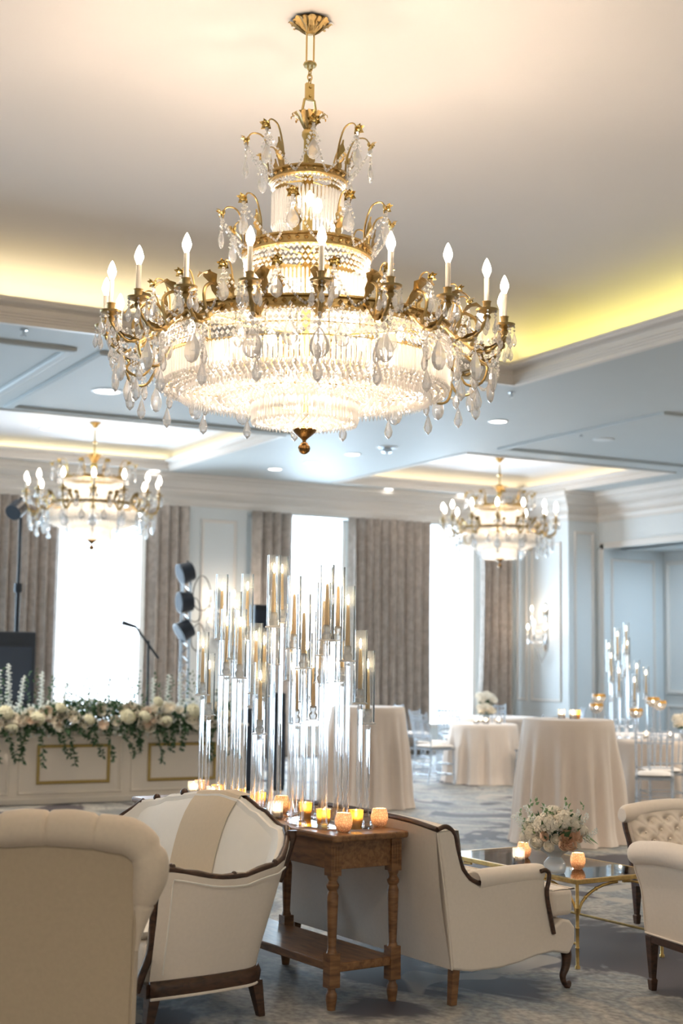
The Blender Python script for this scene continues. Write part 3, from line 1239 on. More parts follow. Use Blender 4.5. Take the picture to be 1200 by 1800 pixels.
            ar = link_copy(arm_src, t, None, (0, 0, a))
            for q in (cup_src, candle_src, bulb_src):
                link_copy(q, ar)
        if det or k % 1 == 0:
            # ring of drops below the drip cup
            cxy = pol(RA, a, 0)
            for q in range(6):
                aa = TAU * q / 6 + a
                c = cxy + Vector((math.cos(aa) * .05 * sc, math.sin(aa) * .05 * sc, ZC))
                drops.octa(c + Vector((0, 0, -.012)), .008 * sc)
                drops.octa(c + Vector((0, 0, -.030)), .009 * sc)
                drops.lathe([(.001, 0), (.007 * sc, -.018 * sc), (.015 * sc, -.045 * sc), (.012 * sc, -.062 * sc), (.001, -.075 * sc)], c + Vector((0, 0, -.04)), n=6, cap=False)
            lo = pol(RA - .06 * sc, a, Z0 - .10 * sc)
            beads(strands, [lo + Vector((0, 0, -.015 - .02 * i)) for i in range(3)], .010 * sc)
            pend(lo + Vector((0, 0, -.075)), 1.15 * sc, a + PI / 2)
            lo2 = pol(R0 + .13 * sc, a, Z0 - .12 * sc)
            beads(strands, [lo2 + Vector((0, 0, -.015 - .02 * i)) for i in range(4)], .009 * sc)
            drops.lathe([(.001, 0), (.010 * sc, -.03 * sc), (.02 * sc, -.065 * sc), (.014 * sc, -.09 * sc), (.001, -.105 * sc)], lo2 + Vector((0, 0, -.095)), n=8, cap=False)
            # pear drop in front of the band, between arms
            a2 = a + PI / na
            c2 = pol(R0 + .03, a2, Z0 - .02)
            beads(strands, [c2 + Vector((0, 0, -.02 * i)) for i in range(4)], .009 * sc)
            pend(c2 + Vector((0, 0, -.08)), .95 * sc, a2 + PI / 2)
            lo3 = pol(RA - .14 * sc, a, Z0 - .13 * sc)
            beads(strands, [lo3 + Vector((0, 0, -.015 - .02 * i)) for i in range(8)], .009 * sc)
            drops.lathe([(.001, 0), (.012 * sc, -.03 * sc), (.026 * sc, -.075 * sc), (.02 * sc, -.10 * sc), (.001, -.12 * sc)], lo3 + Vector((0, 0, -.175)), n=8, cap=False)
            if abs(math.cos(a - a_view)) < .42:
                scr = spline([(R0 + .02, 0, Z0 - .16 * sc), (R0 + .08 * sc, 0, Z0 - .26 * sc), (R0 + .16 * sc, 0, Z0 - .25 * sc), (R0 + .19 * sc, 0, Z0 - .17 * sc), (R0 + .15 * sc, 0, Z0 - .13 * sc)], 4)
                so = MB().tube(scr, .008 * sc, 6).build('lower_scroll', 'brass', t, 50)
                so.rotation_euler = (0, 0, a + PI / na)
            # swags from arm to arm
            nxt = a + TAU / na
            beads(strands, catenary(pol(RA - .03 * sc, a, Z0 - .14 * sc), pol(RA - .03 * sc, nxt, Z0 - .14 * sc), .085 * sc, 13), .009 * sc)
            beads(strands, catenary(pol(RA - .02 * sc, a, ZC - .06 * sc), pol(R0 + .05, a2, Z0 - .03), .04 * sc, 8), .0085 * sc)
            beads(strands, catenary(pol(R0 + .05, a2, Z0 - .03), pol(RA - .02 * sc, nxt, ZC - .06 * sc), .04 * sc, 8), .0085 * sc)
    tag(drops.build('small_crystal_drops', 'drop', t), kind='stuff')
    tag(strands.build('crystal_bead_strands', 'crystal', t), kind='stuff')
    # bowl of bead strands: concentric rings of beads between the profile points
    prof = C['bowl']
    mb = MB()
    tot = []
    for i in range(len(prof) - 1):
        (ra, za), (rb, zb_) = prof[i], prof[i + 1]
        st = max(1, int(math.hypot(ra - rb, za - zb_) / C['bead']))
        for s_ in range(st):
            q = s_ / st
            tot.append((ra + (rb - ra) * q, za + (zb_ - za) * q))
    for i, (r, z) in enumerate(tot):
        n = max(6, int(TAU * r / (C['bead'] * 1.05)))
        for k in range(n):
            a = TAU * (k + .5 * (i % 2)) / n
            mb.octa(pol(r, a, z), C['bead'] * .46, 1.15, a + .3 * (k % 2))
    tag(mb.build('crystal_bead_bowl', C.get('cm', 'crystal_lit'), t), kind='stuff')
    # lower fringe
    if 'low' in C:
        r, z, L = C['low']
        mb = MB().tube([pol(r, TAU * k / 48, z) for k in range(48)], .006, 5, closed=True)
        mb.build('lower_ring', 'brass_plain', t)
        n = int(TAU * r / .022)
        P1 = prism_mesh(L, .0085).build('lower_prism', C.get('cm', 'crystal_lit'), t)
        for k in range(n):
            a = TAU * k / n
            if k == 0:
                P1.location = pol(r, a, z)
                P1.rotation_euler = (0, 0, a)
            else:
                link_copy(P1, t, pol(r, a, z), (0, 0, a))
    # finial
    fz, fs = C['fin']
    mb = MB().lathe([(.062 * fs, fz + .005), (.066 * fs, fz), (.060 * fs, fz - .012 * fs), (.04 * fs, fz - .03 * fs), (.02 * fs, fz - .046 * fs), (.010 * fs, fz - .056 * fs), (.010 * fs, fz - .066 * fs), (.018 * fs, fz - .070 * fs),
                     (.020 * fs, fz - .076 * fs), (.030 * fs, fz - .086 * fs), (.033 * fs, fz - .100 * fs), (.028 * fs, fz - .115 * fs), (.015 * fs, fz - .126 * fs), (.006 * fs, fz - .130 * fs)], n=24)
    mb.build('finial', 'brass_dark', t, 30)
    # lit bulbs inside the tiers
    ib = MB().lathe([(.012, 0), (.026, .03), (.022, .06), (.001, .085)], n=10, cap=False).build('inner_bulb', 'bulb', t, 60)
    first = True
    for (r, z, n) in C['inner']:
        for k in range(n):
            lo = pol(r, TAU * k / n + .2, z)
            if first:
                ib.location = lo
                first = False
            else:
                link_copy(ib, t, lo)
    return t


VIEWA = math.atan2(-6.64, -3.33)
MAINCFG = dict(detail=True, canopy=.105, cups=1.0, cupz=-.51, view=VIEWA, npend=90,
               rings=[dict(r=.200, z=-.925, h=.055, rows=2, len=.20, keep=30, goose=8, gr=.13, gh=.22, gs=1.0),
                      dict(r=.335, z=-1.345, h=.070, rows=4, len=.20, keep=44, goose=10, gr=.12, gh=.20, gs=1.0, bs=.030, rs=.027, br=.0135),
                      dict(r=.770, z=-1.79, h=.075, rows=4, rs=.029, br=.0145, bs=.032, len=.14, keep=100, w=.010, ps=.026, wires=30, goose=20, gr=.09, gh=.16, gs=.9, goff=.0, inner=(.66, -2.0))],
               R=1.055, zcup=-1.735, arms=20, aoff=3.6, asc=1.0, ch=.125, bsc=1.35, pend=.135,
               bowl=[(.745, -2.05), (.60, -2.08), (.45, -2.10), (.285, -2.11), (.265, -2.16), (.22, -2.205), (.12, -2.24), (.05, -2.255)], bead=.033,
               low=(.275, -2.10, .135), fin=(-2.255, 1.0),
               inner=[(.07, -1.06, 3), (.16, -1.55, 6), (.46, -1.90, 12), (.12, -2.08, 4)])
CH = (3.331, 6.638)
chandelier('huge brass and crystal chandelier with candle lights hanging in foreground', (CH[0], CH[1], ZT), MAINCFG)
for (dz, r, n, e) in ((-1.06, 0, 1, 6), (-1.52, .12, 3, 6), (-1.92, .45, 8, 5.5), (-1.90, .15, 2, 5), (-2.13, 0, 1, 4)):
    for k in range(n):
        light('chandelier_inner_lamp', 'POINT', (CH[0] + r * math.cos(TAU * k / n + .4), CH[1] + r * math.sin(TAU * k / n + .4), ZT + dz), e, WARM, radius=.05)
for k in range(10):
    a = VIEWA + TAU * (k + .5) / 10
    light('chandelier_candle_lamp', 'POINT', (CH[0] + 1.055 * math.cos(a), CH[1] + 1.055 * math.sin(a), ZT - 1.47), 5.6, WARM, radius=.05)

FARCFG = dict(detail=False, cm='crystal_far', canopy=.09, cups=1.3, cupz=-.42, view=math.atan2(-18.4, -9), npend=60,
              rings=[dict(r=.41, z=-.80, h=.05, rows=3, len=.34, keep=70, goose=10, gr=.14, gh=.20, gs=1.2, w=.016, ps=.034, bs=.03),
                     dict(r=.62, z=-1.16, h=.05, rows=3, len=.15, keep=100, goose=10, gr=.08, gh=.10, gs=1.0, w=.016, ps=.036, bs=.03, inner=(.52, -1.28))],
              R=.90, zcup=-1.00, arms=14, aoff=8, asc=1.05, ch=.10, bsc=1.8, pend=.15,
              bowl=[(.60, -1.36), (.46, -1.42), (.26, -1.45), (.22, -1.50), (.18, -1.58), (.06, -1.60)], bead=.036,
              low=(.26, -1.44, .17), fin=(-1.60, 1.1), inner=[(.15, -.98, 4), (.35, -1.28, 6)])
FL = (6.07, 18.43, ZL)
FR = (12.73, 18.47, ZRR)
fa = chandelier('smaller lit crystal chandelier at left, hanging in front of the bright left window', FL, FARCFG, 'smaller chandeliers in the far trays')
fb = copy_tree(fa)
relabel(fb, 'smaller lit crystal chandelier at right, hanging near the corner pier', None, FR, R(7))
for c in (FL, FR):
    for (dz, e) in ((-1.02, 16), (-1.30, 24), (-1.5, 8)):
        light('chandelier_inner_lamp', 'POINT', (c[0], c[1], c[2] + dz), e, WARM, radius=.08)
    for k in range(4):
        a = TAU * k / 4 + .5
        light('chandelier_candle_lamp', 'POINT', (c[0] + .9 * math.cos(a), c[1] + .9 * math.sin(a), c[2] - .86), 2.6, WARM, radius=.08)
# added fill spots without fixtures, unseen behind the camera and to the sides
for x, y in ((-5, 4), (-5, 14), (-1, -2), (5, -2), (12, 1), (12, 7), (0, 0.5), (10.5, 5), (12, 11), (2.5, 14)):
    light('room_fill_spot', 'SPOT', (x, y, 4.4), 420, (1, .86, .70), spot=R(140), radius=.2)


# ------------------------------------------------------------------ soft furniture helpers
def fr_axes(rz):
    return Vector((math.cos(rz), math.sin(rz), 0)), Vector((-math.sin(rz), math.cos(rz), 0))


def taper_leg(parent, x, y, h, w0=.05, w1=.03, spade=True, mat='darkwood', lean=(0, 0)):
    mb = MB()
    prof = [(0, w1 * .9), (.004, w1), (.05, w1 * 1.25), (.058, w1 * .9), (h * .97, w0), (h, w0)] if spade else [(0, w1), (h, w0)]
    vs, fs = [], []
    for z, w in prof:
        ox, oy = x + lean[0] * (1 - z / h), y + lean[1] * (1 - z / h)
        vs += [(ox - w / 2, oy - w / 2, z), (ox + w / 2, oy - w / 2, z), (ox + w / 2, oy + w / 2, z), (ox - w / 2, oy + w / 2, z)]
    n = len(prof)
    for i in range(n - 1):
        for k in range(4):
            fs.append((i * 4 + k, i * 4 + (k + 1) % 4, (i + 1) * 4 + (k + 1) % 4, (i + 1) * 4 + k))
    fs += [(3, 2, 1, 0), tuple((n - 1) * 4 + k for k in range(4))]
    mb.add(vs, fs)
    return mb.build('leg', mat, parent, bevel=.003)


def cushion_mb(x0, x1, y0, y1, z0, z1, puff=.02, n=9):
    """rounded pad"""
    mb = MB()
    cx, cy_, cz = (x0 + x1) / 2, (y0 + y1) / 2, (z0 + z1) / 2
    hx, hy, hz = (x1 - x0) / 2, (y1 - y0) / 2, (z1 - z0) / 2
    for s_ in (1, -1):
        def fn(i, j, s_=s_):
            u = -1 + 2 * i / (n - 1)
            v = -1 + 2 * j / (n - 1)
            k = (1 - u ** 4) * (1 - v ** 4)
            return Vector((cx + hx * u, cy_ + hy * v, cz + s_ * (hz * (k ** .25 if k > 0 else 0) * .96 + puff * k)))
        mb.grid(fn, n, n)
    return mb


# ---- tufted tub chair seen from behind, left foreground
# local axes: x to the right as seen, y away from the camera
def tub_chair(label, loc, rz):
    t = thing('tufted_armchair', label, 'armchair', loc, rz)
    hw, zt_, zb = .325, .91, .10
    # outline of the flat rear panel
    out = [(-hw * .93, zb)]
    for i in range(13):
        a = PI - PI / 2 * i / 12
        out.append((-hw + .075 + .075 * math.cos(a), zt_ - .075 - .02 + .075 * math.sin(a)))
    for i in range(1, 12):
        u = -1 + 2 * i / 12
        out.append((u * (hw - .075), zt_ - .02 + .022 * (1 - u * u)))
    for i in range(13):
        a = PI / 2 - PI / 2 * i / 12
        out.append((hw - .075 + .075 * math.cos(a), zt_ - .075 - .02 + .075 * math.sin(a)))
    out.append((hw * .93, zb))
    mb = MB()
    mb.prism(out, lambda a, b, d: Vector((a, d + (b - .5) * -.10, b)), 0.0, .12)
    mb.build('back_panel', 'fabric_tan', t, 40, bevel=.008)
    MB().tube([Vector((a * 1.0, -.003 - (b - .5) * .10, b)) for a, b in out], .0045, 6).build('piping', 'fabric_tan', t, 60)
    # tufted roll over the top and down both sides
    pts = []
    for a, b in out[:]:
        pts.append((a, b))
    # resample
    P = [Vector((a, 0, b)) for a, b in pts]
    P[0].z = .53
    P[-1].z = .53
    seg = []
    for i in range(len(P) - 1):
        k = max(1, int((P[i + 1] - P[i]).length / .008))
        for j in range(k):
            seg.append(P[i].lerp(P[i + 1], j / k))
    seg.append(P[-1])
    n = len(seg)
    s_acc = [0]
    for i in range(1, n):
        s_acc.append(s_acc[-1] + (seg[i] - seg[i - 1]).length)
    Lt = s_acc[-1]
    mb = MB()
    K = 20

    def rollfn(i, j):
        s_ = s_acc[j]
        p_ = seg[j]
        e = min(s_, Lt - s_)
        endf = smoothstep(0, .32, e) * .75 + .25
        q = ((s_ - Lt / 2) / .165) % 1.0
        crease = math.exp(-((min(q, 1 - q) * .165) / .007) ** 2) if e > .16 else 0
        rr = .066 * endf * (1 - .11 * crease) * (1 + .02 * math.cos(TAU * q + PI))
        # outward normal in the panel plane
        t0 = (seg[min(j + 3, n - 1)] - seg[max(j - 3, 0)]).normalized()
        nn = Vector((-t0.z, 0, t0.x))
        a = TAU * i / K
        c = p_ + nn * rr * .72 + Vector((0, .03 - (p_.z - .5) * .10, 0))
        return c + nn * math.cos(a) * rr + Vector((0, 1, 0)) * math.sin(a) * rr * 1.2
    mb.grid(rollfn, K, n, closeu=True)
    mb.build('tufted_roll', 'fabric_tub', t, 60)
    mb = cushion_mb(-hw + .02, hw - .13, .10, .56, .34, .48, .02)
    mb.build('seat_cushion', 'fabric', t, 60)
    MB().box((-.05, .33, .29), (.48, .46, .10)).build('seat_base', 'fabric_tan', t, bevel=.02)
    # inside back pad
    mb = MB()
    mb.prism([(-.30, .42), (-.31, .86), (.31, .86), (.30, .42)], lambda a, b, d: Vector((a, d - (b - .5) * .10, b)), .11, .17)
    mb.build('inside_back', 'fabric', t, bevel=.025)
    for x, y in ((-.25, .10), (.16, .10), (-.25, .50), (.16, .50)):
        taper_leg(t, x, y, .25)
    return t


fd = Vector((math.sin(YAW), math.cos(YAW), 0))
rd = Vector((math.cos(YAW), -math.sin(YAW), 0))
loc = fd * 5.20 + rd * (-1.035)
tub_chair('tan upholstered armchair seen from behind at bottom left, thick tufted rolled top', (loc.x, loc.y, 0), -YAW - R(1))


# ---- white settee with carved frame
def settee():
    t = thing('carved_settee', 'white settee with beige back stripe and carved dark wood frame, left of console table', 'settee', (2.80, 5.85, 0), R(8))
    # local: +x towards the console (rear), y along the length away from camera. near end y=0
    L = 1.44
    D = .60
    # plan path (bottom) from near front post round the back to far front post
    path = []
    for i in range(8):
        path.append((-D + (D - .16) * i / 8, .0 - .012 * math.sin(PI * i / 8)))
    for i in range(9):
        a = -PI / 2 + PI / 2 * i / 8
        path.append((-.16 + .16 * math.cos(a), .16 + .16 * math.sin(a)))
    nb = 20
    for i in range(1, nb):
        path.append((0, .16 + (L - .32) * i / nb))
    for i in range(9):
        a = PI / 2 * i / 8
        path.append((-.16 + .16 * math.cos(a), L - .16 + .16 * math.sin(a)))
    for i in range(1, 9):
        path.append((-.16 - (D - .16) * i / 8, L + .012 * math.sin(PI * i / 8)))
    N = len(path)
    P = [Vector((x, y, 0)) for x, y in path]
    nrm = []
    for i in range(N):
        tt = (P[min(i + 1, N - 1)] - P[max(i - 1, 0)]).normalized()
        nrm.append(Vector((tt.y, -tt.x, 0)))
    cr = [(0, .685), (.25, .70), (.40, .735), (.50, .79), (.60, .83)]

    def top(i):
        x, y = path[i]
        if x < -.02:                   # arm, rising to the rear corner
            u = (x + D) / D
            return .682 - .050 * smoothstep(0, .5, u) + .035 * smoothstep(.6, .85, u) + .125 * smoothstep(.84, 1.0, u)
        v = y / L
        # crest of the back
        pk = [(0, .79), (.10, .80), (.2, .855), (.32, .905), (.42, .915), (.55, .90), (.75, .865), (.85, .83), (1.0, .79)]
        for (a, za), (b, zb) in zip(pk, pk[1:]):
            if a <= v <= b:
                return za + (zb - za) * smoothstep(a, b, v)
        return .79

    def lean(i):
        x, y = path[i]
        return .10 + .05 * smoothstep(-.5, 0, x)
    z0 = .19
    NV = 10
    th = .055

    def shell(i, j, side, inset=0.0):
        zt_ = top(i)
        v = j / (NV - 1)
        z = z0 + (zt_ - z0) * v
        ln = lean(i) * (v ** 1.3)
        belly = .012 * math.sin(PI * v)
        if side > 0:
            return P[i] + nrm[i] * (ln + belly) + Vector((0, 0, z))
        return P[i] + nrm[i] * (ln - th - belly * .5 + inset) + Vector((0, 0, z))
    # outer face
    mb = MB()
    mb.grid(lambda i, j: shell(i, j, 1), N, NV)
    mb.build('outer_upholstery', 'fabric', t, 60)
    mb = MB()
    mb.grid(lambda i, j: shell(i, j, -1), N, NV)
    # top bridge
    mb.grid(lambda i, j: (shell(i, NV - 1, 1) if j == 0 else shell(i, NV - 1, -1)) + Vector((0, 0, .0)), N, 2)
    mb.build('inside_upholstery', 'white_fabric', t, 60)
    # puffed inside back
    i0 = min(i for i in range(N) if path[i][0] > -.02)
    i1 = max(i for i in range(N) if path[i][0] > -.02)
    mb = MB()

    def puff(i, j, ext=0.0):
        q = i0 + i
        v = j / (NV - 1)
        u = i / (i1 - i0)
        zt_ = top(q)
        z = .44 + (zt_ + .012 - .44) * v
        pz = .05 * math.sin(PI * min(1, max(0, u))) ** .5 * (1 - v ** 5)
        ln = lean(q) * (((z - z0) / (zt_ - z0)) ** 1.3 if z > z0 else 0)
        return P[q] + nrm[q] * (ln - th - pz - ext + .02 * v ** 6) + Vector((0, 0, z + ext))
    mb.grid(puff, i1 - i0 + 1, NV)
    mb.build('inside_back', 'white_fabric', t, 60)
    # beige stripe over the middle of the back
    mb = MB()
    a0, a1 = int((i1 - i0) * .30), int((i1 - i0) * .62)
    mb.grid(lambda i, j: puff(a0 + i, j, .004), a1 - a0 + 1, NV)
    mb.grid(lambda i, j: puff(a0 + i, NV - 1, .004) + nrm[i0 + a0 + i] * (.075 * j), a1 - a0 + 1, 2)
    o = mb.build('back_stripe', 'stripe', t, 60)
    o['label'] = 'beige woven stripe down the white back'
    # carved top rail along arms, thin rim along the crest
    armpts = [shell(i, NV - 1, 1) - nrm[i] * .015 + Vector((0, 0, .008)) for i in range(i0 + 1)]
    rr = [.015 * (1 + .22 * math.sin(k * 2.4)) for k in range(len(armpts))]
    mb = MB().tube(armpts, rr, 8)
    mb.ball(armpts[0] + Vector((.02, 0, .012)), .022, 10, 6, .8)
    mb.ball(armpts[0] + Vector((.055, 0, .010)), .017, 10, 6, .8)
    for k in (6, 10, 13):
        mb.ball(armpts[k] + Vector((0, 0, .01)), .014, 8, 5)
    mb.build('arm_rail', 'darkwood', t, 50)
    armpts2 = [shell(i, NV - 1, 1) - nrm[i] * .015 + Vector((0, 0, .008)) for i in range(i1, N)]
    mb = MB().tube(armpts2, .015, 8)
    mb.ball(armpts2[-1] + Vector((.02, 0, .014)), .024, 10, 6, .8)
    mb.build('arm_rail', 'darkwood', t, 50)
    rim = [shell(i, NV - 1, 1) + Vector((0, 0, .004)) for i in range(i0, i1 + 1)]
    mb = MB().tube(rim, .010, 6)
    mb.ball(rim[int(len(rim) * .70)] + Vector((-.02, 0, .012)), .022, 10, 6)
    mb.ball(rim[-3] + Vector((-.02, 0, .012)), .02, 10, 6)
    mb.build('crest_rail', 'darkwood', t, 50)
    # rear corner post, carved
    ci = i0 - 1
    pp = [shell(ci, j, 1) + nrm[ci] * .006 for j in range(6, NV)]
    pp += [pp[-1] + Vector((0, 0, .035))]
    MB().tube(pp, [.012, .016, .018, .020, .022][:len(pp)] + [.016] * max(0, len(pp) - 5), 8).build('corner_post', 'darkwood', t, 50)
    # front posts
    for ii, sg in ((0, -1), (N - 1, 1)):
        q = [shell(ii, NV - 1, 1) - nrm[ii] * .02, shell(ii, 7, 1) - nrm[ii] * .02 + Vector((-.012, 0, 0)), shell(ii, 5, 1) - nrm[ii] * .02 + Vector((-.006, 0, 0)), shell(ii, 3, 1) - nrm[ii] * .02 + Vector((0, 0, 0)),
             shell(ii, 1, 1) - nrm[ii] * .02 + Vector((-.03, 0, 0)), shell(ii, 0, 1) - nrm[ii] * .02 + Vector((-.05, 0, -.01))]
        MB().tube(spline(q, 5), .017, 8).build('front_post', 'darkwood', t, 50)
    # piping on the outer arm panel
    loop = [shell(1, j, 1) + nrm[1] * .003 for j in range(1, NV - 1)] + [shell(i, NV - 1, 1) + nrm[i] * .004 - Vector((0, 0, .03)) for i in range(1, i0 - 2)]
    MB().tube(loop, .004, 5).build('piping', 'white_fabric', t, 60)
    # wooden seat rail round the base
    mb = MB()
    rail = [(-.0, -.052), (.016, -.052), (.020, -.02), (.012, -.0), (0, .005)]

    def railfn(i, j):
        return P[i] + nrm[i] * (rail[j][0] + .002) + Vector((0, 0, z0 + rail[j][1] + .02))
    mb.grid(railfn, N, len(rail))
    mb.box((-D + .015, L / 2, z0 - .01), (.05, L, .05))
    mb.build('seat_rail', 'darkwood', t, 50, solid=.012)
    MB().tube([P[i] + nrm[i] * .020 + Vector((0, 0, z0 - .040)) for i in range(N)], .007, 6).build('base_piping', 'fabric', t, 60)
    # seat
    mb = MB().prism([(p.x - n_.x * .05, p.y - n_.y * .05) for p, n_ in zip(P, nrm)], lambda a, b, d: Vector((a, b, d)), z0 - .02, .36)
    mb.build('seat_base', 'fabric', t, bevel=.02)
    cushion_mb(-D - .02, -.07, .07, L - .07, .345, .475, .02, 13).build('seat_cushion', 'white_fabric', t, 60)
    for x, y, ln in ((-D + .03, .02, (-.03, -.01)), (-.05, .04, (.03, -.01)), (-D + .03, L - .02, (-.03, .01)), (-.05, L - .04, (.03, .01))):
        taper_leg(t, x, y, z0 - .03, .055, .032, False, lean=ln)
    return t


settee()


# ---- upholstered loveseat whose back is against the console table
def loveseat():
    t = thing('loveseat', 'cream upholstered loveseat with dark wood trim, backed against the console table', 'loveseat', (3.64, 5.64, 0), R(5))
    L = 1.46
    # local: x towards seat front, y along length, near arm at y in 0..0.11
    prof = [(-.012, .165), (-.04, .40), (-.062, .60), (-.10, .79), (-.02, .795), (.0, .77), (.012, .716), (.045, .611), (.09, .56), (.146, .530), (.30, .538), (.50, .545), (.548, .530),
            (.556, .47), (.562, .42), (.580, .34), (.594, .29), (.612, .305), (.66, .335), (.71, .325), (.742, .29), (.742, .22), (.705, .165), (.60, .185), (.50, .178), (.40, .158), (.28, .144), (.11, .144)]

    def f(a, b, d):
        return Vector((a, d, b))
    for nm, d0, d1 in (('arm_panel', 0, .10), ('arm_panel', L - .10, L)):
        MB().prism(prof, f, d0, d1).build(nm, 'fabric', t, 35, bevel=.012)
    # back slab with shallow wave on top
    mb = MB()
    NU, NV = 24, 8

    def bk(i, j, off):
        v = j / (NV - 1)
        y = .012 + (L - .024) * i / (NU - 1)
        zt_ = .79 + .03 * math.sin(PI * i / (NU - 1)) ** .6
        z = .165 + (zt_ - .165) * v
        return Vector((-.012 - .088 * v ** 1.2 - .02 * math.sin(PI * v) * (1 if off == 0 else 0) + off, y, z))
    mb.grid(lambda i, j: bk(i, j, 0), NU, NV)
    mb.grid(lambda i, j: bk(i, j, .13), NU, NV)
    mb.grid(lambda i, j: bk(i, NV - 1, .13 * j), NU, 2)
    mb.grid(lambda i, j: bk(i, 0, .13 * j), NU, 2)
    mb.build('back_panel', 'fabric', t, 50)
    # wood crest on top, sweeping down over the arm
    crest = [(-.095, .80), (-.05, .812), (-.015, .795), (.010, .755), (.022, .700), (.050, .620), (.090, .572), (.135, .546), (.155, .543)]
    for y in (.008, L - .008):
        MB().tube(spline([(a, y, b) for a, b in crest], 5), .0115, 8).build('wing_trim', 'darkwood', t, 50)
    MB().tube(spline([(-.095, .008, .80)] + [(-.09, L * q, .80 + .03 * math.sin(PI * q) ** .6) for q in (.15, .3, .5, .7, .85)] + [(-.095, L - .008, .80)], 5), .013, 8).build('crest_rail', 'darkwood', t, 50)
    # arm rolls
    for y in (-.012, L + .012 - .12):
        mb = MB()
        a = [(.135, y + .05, .545), (.16, y + .055, .548), (.35, y + .06, .552), (.52, y + .06, .552), (.552, y + .06, .545)]
        mb.tube(spline(a, 4), [.030, .048] + [.052] * 13 + [.046, .030][:2], 14)
        mb.build('arm_roll', 'fabric', t, 60)
        fr = [(.515, .585), (.545, .588), (.566, .570), (.562, .530), (.552, .490), (.560, .430), (.580, .350), (.596, .285)]
        MB().tube(spline([(a_, y + (.004 if y < .5 else .115), b_ - .012) for a_, b_ in fr], 5), .011, 8).build('arm_trim', 'darkwood', t, 50)
    # piping down the rear corner
    MB().tube([(-.012 - .088 * v ** 1.2 - .004, -.002, .165 + .62 * v) for v in [i / 10 for i in range(11)]], .004, 5).build('piping', 'fabric', t, 60)
    # seat
    MB().box((.38, L / 2, .265), (.70, L - .2, .20)).build('seat_base', 'fabric', t, bevel=.03)
    for k in range(2):
        y0 = .105 + k * (L - .21) / 2
        y1 = y0 + (L - .21) / 2 - .006
        yo = .012 if k == 0 else L - .012
        if k == 0:
            poly = [(.08, y0), (.605, y0), (.605, yo), (.745, yo), (.745, y1), (.08, y1)]
        else:
            poly = [(.08, y0), (.745, y0), (.745, yo), (.605, yo), (.605, y1), (.08, y1)]
        MB().prism(poly, lambda a, b, d: Vector((a, b, d)), .345, .475).build('seat_cushion', 'fabric', t, 60, bevel=.028)
        MB().tube([(a_, b_, .472) for a_, b_ in poly], .004, 5, closed=True).build('cushion_piping', 'fabric', t, 60)
    for y, lb in ((.035, 0), (L - .035, 0)):
        # cabriole front leg
        pts = spline([(.705, y, .19), (.715, y, .15), (.708, y, .10), (.690, y, .06), (.700, y, .025), (.722, y, .012)], 5)
        n = len(pts)
        MB().tube(pts, [.030 - .016 * min(1, i / (n * .7)) + .012 * smoothstep(.8, 1, i / n) for i in range(n)], 10).build('leg', 'darkwood', t, 50)
        taper_leg(t, .025, y, .17, .042, .034, False, mat='oak', lean=(-.012, 0))
    return t


loveseat()


